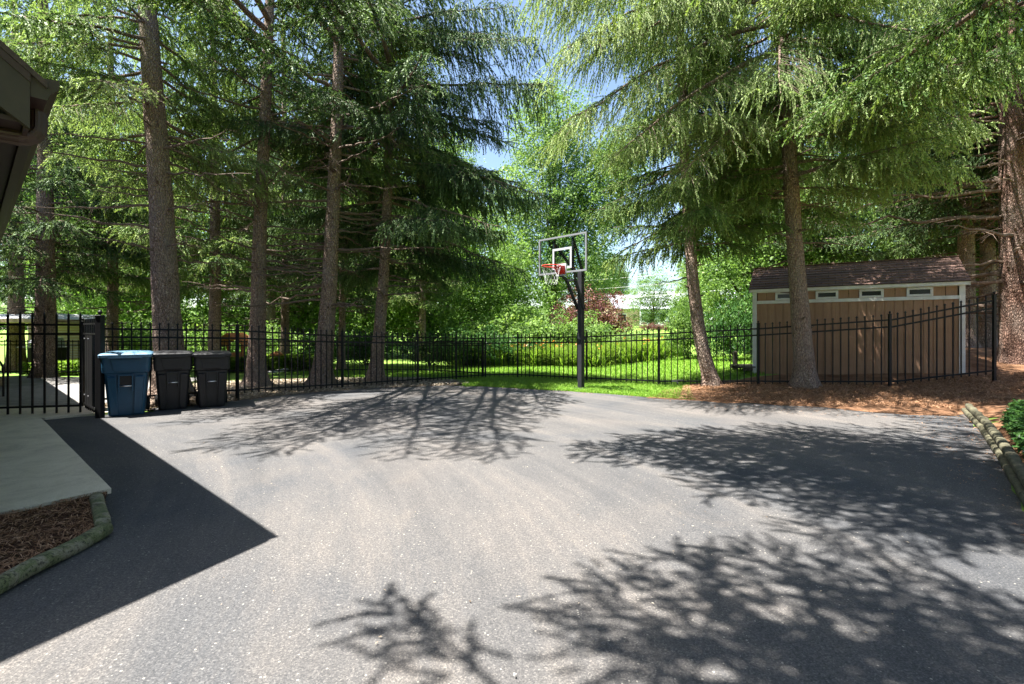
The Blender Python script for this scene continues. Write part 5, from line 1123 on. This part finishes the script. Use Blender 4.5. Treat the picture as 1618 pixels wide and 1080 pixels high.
far_house('white gabled house across the far street right of the hoop', (33.0, 92, 1.0), R(-12), 17, 9, 4.2, 3.4, 'white_siding', 'grey_roof')
far_house('grey roofed house glimpsed left of the white one', (22.5, 96, 1.0), R(8), 7, 8, 4.4, 2.6, 'tan_wall', 'grey_roof', False)
def far_car(label, px, d, col, L=4.6):
    b = P(px, 520, d); b.z = float(hgt(b.x, b.y)) - .02; rt = empty('parked_car', b, label=label, cat='car', group='cars parked on the far street')
    m = MB(); pr = [(-2.3, .25), (2.3, .25), (2.3, .75), (2.1, .92), (1.3, 1.0), (.8, 1.45), (-1.0, 1.5), (-1.9, 1.05), (-2.3, .95)]
    m.prism([Vector((x, -.88, z)) for x, z in pr], (0, 0, 0), (0, 1.76, 0)); m.build('body', M[col], rt, bevel=.08)
    m = MB(); m.prism([Vector((x, -.90, z)) for x, z in ((-1.6, 1.05), (1.05, 1.05), (.72, 1.38), (-.95, 1.42))], (0, 0, 0), (0, 1.8, 0)); m.build('side_window', M['pane'], rt)
    for x in (-1.4, 1.4):
        for y in (-.82, .82): m = MB(); m.tube([(x, y - .1, .32), (x, y + .1, .32)], .32, 16); m.build('wheel', M['rubber'], rt)
far_car('dark car parked left of the thin crooked bole in the distance', 1078, 82, 'car_dark')
far_car('white car parked just right of the thin crooked bole in the distance', 1136, 82, 'white_siding')
# ---- small garden things behind the fence
b = P(1161, 586, 14.6); b.z = float(hgt(b.x, b.y)); mb = MB(); mb.box((0, 0, .24), (.09, .09, .56)); mb.add([(-.045, -.045, .52), (.045, -.045, .52), (.045, .045, .52), (-.045, .045, .52), (0, 0, .56)], [(0, 1, 4), (1, 2, 4), (2, 3, 4), (3, 0, 4)])
tag(mb.build('wooden_stake', M['grey_log'], None, bevel=.004, loc=b), 'short weathered wooden post on the lawn left of the shed', 'post')
b = Vector((7.2, 14.2, float(hgt(7.2, 14.2)))); mb = MB()
for k in range(6): mb.box((k * .16 - .5, 0, .10), (.14, 1.0, .04))
for y in (-.4, .4): mb.box((-.1, y, .04), (.95, .08, .08))
tag(mb.build('wooden_ramp', M['grey_log'], None, loc=b), 'low weathered wooden platform beside the shed corner', 'platform')
b = P(1070, 601, 12.7); mb = MB(); mb.box((0, -.03, 0), (.30, .012, .05)); mb.box((0, -.03, -.03), (.04, .012, .07)); tag(mb.build('latch_plate', M['alu'], None, loc=b), 'small pale bracket on the bottom fence rail left of the crooked spruce', 'bracket')
# rocks by the bins and between trunks
def rock(px, py, d, s, label, seed):
    rnd = random.Random(seed); b = P(px, py, d); b.z = float(hgt(b.x, b.y)) - .01; bm = bmesh.new(); bmesh.ops.create_icosphere(bm, subdivisions=3, radius=1)
    for v in bm.verts:
        q = v.co.copy(); k = 1 + .45 * float(vnoise(q.x * 1.7 + seed, q.y * 1.7 + q.z * 2)) + .2 * float(vnoise(q.x * 4 + seed, q.z * 4 + q.y * 3)); v.co = Vector((q.x * s * k, q.y * s * .8 * k, max(-.02, q.z * s * .7 * k + s * .35)))
    me = bpy.data.meshes.new('rock'); bm.to_mesh(me); bm.free(); tag(link('rock', me, M['rock'], None, b, True), label, 'rock', 'rocks along the fence foot')
rock(238, 629, 9.5, .13, 'tan rock at the right foot of the blue bin', 1); rock(232, 640, 9.2, .11, 'dark lower rock beside the blue bin', 2); rock(368, 612, 11.3, .14, 'rock behind the fence post right of the bins', 3)
rock(385, 606, 12.2, .12, 'rock against the straight bare spruce bole', 4); rock(306, 622, 10.2, .09, 'small pale rock between the two black bins', 5)
# orange cedar play set seen right of the bins
def playset():
    b = P(372, 566, 18.8); b.z = -.08; rt = empty('play_set', b, label='small orange cedar play house behind the black bins', cat='play house'); mb = MB()
    for x in (-.5, .5):
        for y in (-.4, .4): mb.box((x, y, .55), (.09, .09, 1.1))
    mb.build('frame', M['cedar'], rt); mb = MB()
    for k in range(4): mb.box((0, -.45, .25 + k * .13), (1.1, .03, .11))
    for k in range(4): mb.box((-.55, 0, .25 + k * .13), (.03, .9, .11))
    mb.build('boards', M['cedar'], rt); mb = MB()
    mb.prism([Vector((-.7, -.6, .95)), Vector((0, -.6, 1.45)), Vector((.7, -.6, .95)), Vector((.7, -.6, .91)), Vector((0, -.6, 1.40)), Vector((-.7, -.6, .91))], (0, 0, 0), (0, 1.2, 0)); mb.build('roof', M['cedar'], rt)
playset()
# path lamp with a terracotta mushroom cap, and a pale curved edging
b = P(437, 578, 18.2); b.z = -.06; rt = empty('path_lamp', b, label='mushroom shaped terracotta garden lamp on the green mound', cat='garden lamp'); mb = MB(); mb.tube([(0, 0, 0), (0, 0, .62)], .035, 10); mb.build('stem', M['white_paint'], rt)
mb = MB(); mb.tube([(0, 0, .58 + z) for z in (0, .02, .08, .13, .155)], [.24, .25, .19, .10, .02], 18); mb.build('cap', M['cedar'], rt, smooth=True)
cu = [G(x, y, -.05) for x, y in ((418, 589), (430, 589), (445, 587), (458, 584), (468, 580), (474, 577))]; base = cu[0].copy(); mb = MB(); mb.tube([c - base + Vector((0, 0, .04)) for c in cu], .06, 8)
tag(mb.build('stone_edging', M['white_paint'], None, loc=base), 'pale curved edging round the green mound', 'edging')
# ---- pool house at the left
def pool_house():
    b = Vector((-19.1, 19.6, 0)); rt = empty('pool_house', b, R(3), label='open tan pool house with a pale flat roof behind the left spruce', cat='pool house')
    mb = MB(); z = 1.82; mb.box((0, 0, z), (3.3, 4.2, .14)); mb.build('roof', M['tan_wall'], rt, bevel=.01)
    mb = MB(); mb.prism([Vector((-1.4, -1.9, z + .075)), Vector((1.6, -1.9, z + .075)), Vector((1.1, -.6, z + .30)), Vector((-.7, -.6, z + .30))], (0, 0, 0), (0, 2.6, 0)); mb.build('roof_light', M['pale_roof'], rt)
    for x in (-1.35, 1.45): m = MB(); m.box((x, -1.8, .87), (.34, .34, 1.74)); m.build('column', M['tan_wall'], rt, bevel=.01)
    m = MB(); m.box((0, 1.6, .86), (3.1, .1, 1.7)); m.build('rear_wall', M['tan_wall'], rt)
    m = MB()
    for k in range(13): m.box((0, 1.4, .3 + k * .11), (2.8, .04, .05))
    m.build('louvres', M['louvre'], rt)
pool_house()
def grill():
    b = Vector((-17.2, 17.9, .02)); rt = empty('barbecue_grill', b, R(10), label='steel barbecue grill under the pool house roof', cat='grill')
    m = MB(); m.box((0, 0, .42), (.9, .55, .76)); m.build('cabinet', M['dark_cabinet'], rt, bevel=.01)
    m = MB(); m.prism([Vector((-.4, -.3, .82)), Vector((-.4, -.3, 1.0)), Vector((-.4, -.15, 1.16)), Vector((-.4, .15, 1.18)), Vector((-.4, .28, 1.0)), Vector((-.4, .28, .82))], (0, 0, 0), (.8, 0, 0)); h = m.build('hood', M['alu'], rt, bevel=.015)
    m = MB(); m.tube([(-.3, -.36, .95), (.3, -.36, .95)], .014, 8); m.build('handle', M['steel'], h)
    for x in (-.62, .62): m = MB(); m.box((x, 0, .83), (.36, .5, .03)); m.build('side_shelf', M['alu'], rt)
grill()
def steps():
    for i, (c, s_, lb) in enumerate([((-15.2, 11.9, .10), (3.9, 1.4, .20), 'lower sandstone slab step at the left end of the patio'), ((-15.9, 12.25, .29), (3.7, .9, .17), 'upper sandstone slab step on the patio')]):
        mb = MB(); mb.box((0, 0, s_[2] / 2 - .01), s_); o = mb.mesh('stone_step', .03, 2); bm = bmesh.new(); bm.from_mesh(o); bmesh.ops.subdivide_edges(bm, edges=bm.edges, cuts=3, use_grid_fill=True)
        for v in bm.verts: v.co += Vector((float(vnoise(v.co.x * 4, v.co.z * 9)), float(vnoise(v.co.x * 5 + 3, v.co.z * 8)), 0)) * .035
        bm.to_mesh(o); bm.free(); tag(link('stone_step', o, M['gable_stone'], None, (c[0] + i * .0, c[1], c[2] - s_[2] / 2 + .03)), lb, 'step', 'sandstone steps on the patio')
steps()
def hoop_rail():
    b = Vector((-11.15, 10.6, .03)); m = MB(); pts = [(0, 0, 0), (0, 0, .55)] + [(-.32 + .32 * math.cos(a), 0, .55 + .32 * math.sin(a)) for a in [PI / 2 * k / 8 for k in range(1, 9)]] + [(-1.0, .1, .86)]
    m.tube(pts, .02, 8); m.tube([(-.9, .1, 0), (-.9, .1, .86)], .02, 8); tag(m.build('curved_rail', M['black_metal'], None, loc=b), 'curved black handrail on the patio at the left edge', 'handrail')
hoop_rail()
# pink flowers
fp = scatter([(-14.8, 16.6), (-12.2, 17.2), (-12.4, 18.2), (-15, 17.8)], 40, rg, .55); V, T, tt = leaves_mesh(np.repeat(fp, 5, 0) + rg.normal(size=(len(fp) * 5, 3)) * .05, .09, rg.random(len(fp) * 5), rg)
tag(link('pink_flowers', np_mesh('pink_flowers', V, T, tt), M['flower_pink']), 'pink blossoms above the plants behind the patio fence', 'flowers', kind='stuff')

dr = [(-6.5, 7.4), (-4, 10.4), (2, 11.8), (6.5, 9.2), (8.2, 8.6), (4.4, 4.2), (2.2, 1.8), (-1.8, 1.8), (-2.0, 3.5)]
litter('leaf_litter', dr, 300, .020, 'litter', 'stray dry leaves and seed husks lying on the driveway', 76, .4, hf=None, zo=.006, flat=5)
litter('needle_litter', [(4, 9.6), (8.3, 9.0), (8.0, 8.4), (5, 4.8), (4.2, 4.6), (6.6, 8.0), (3.6, 9.0)], 900, .05, 'dryneedle', 'brown needles drifted on the right side of the driveway', 77, .12, hf=None, zo=.006, flat=5)
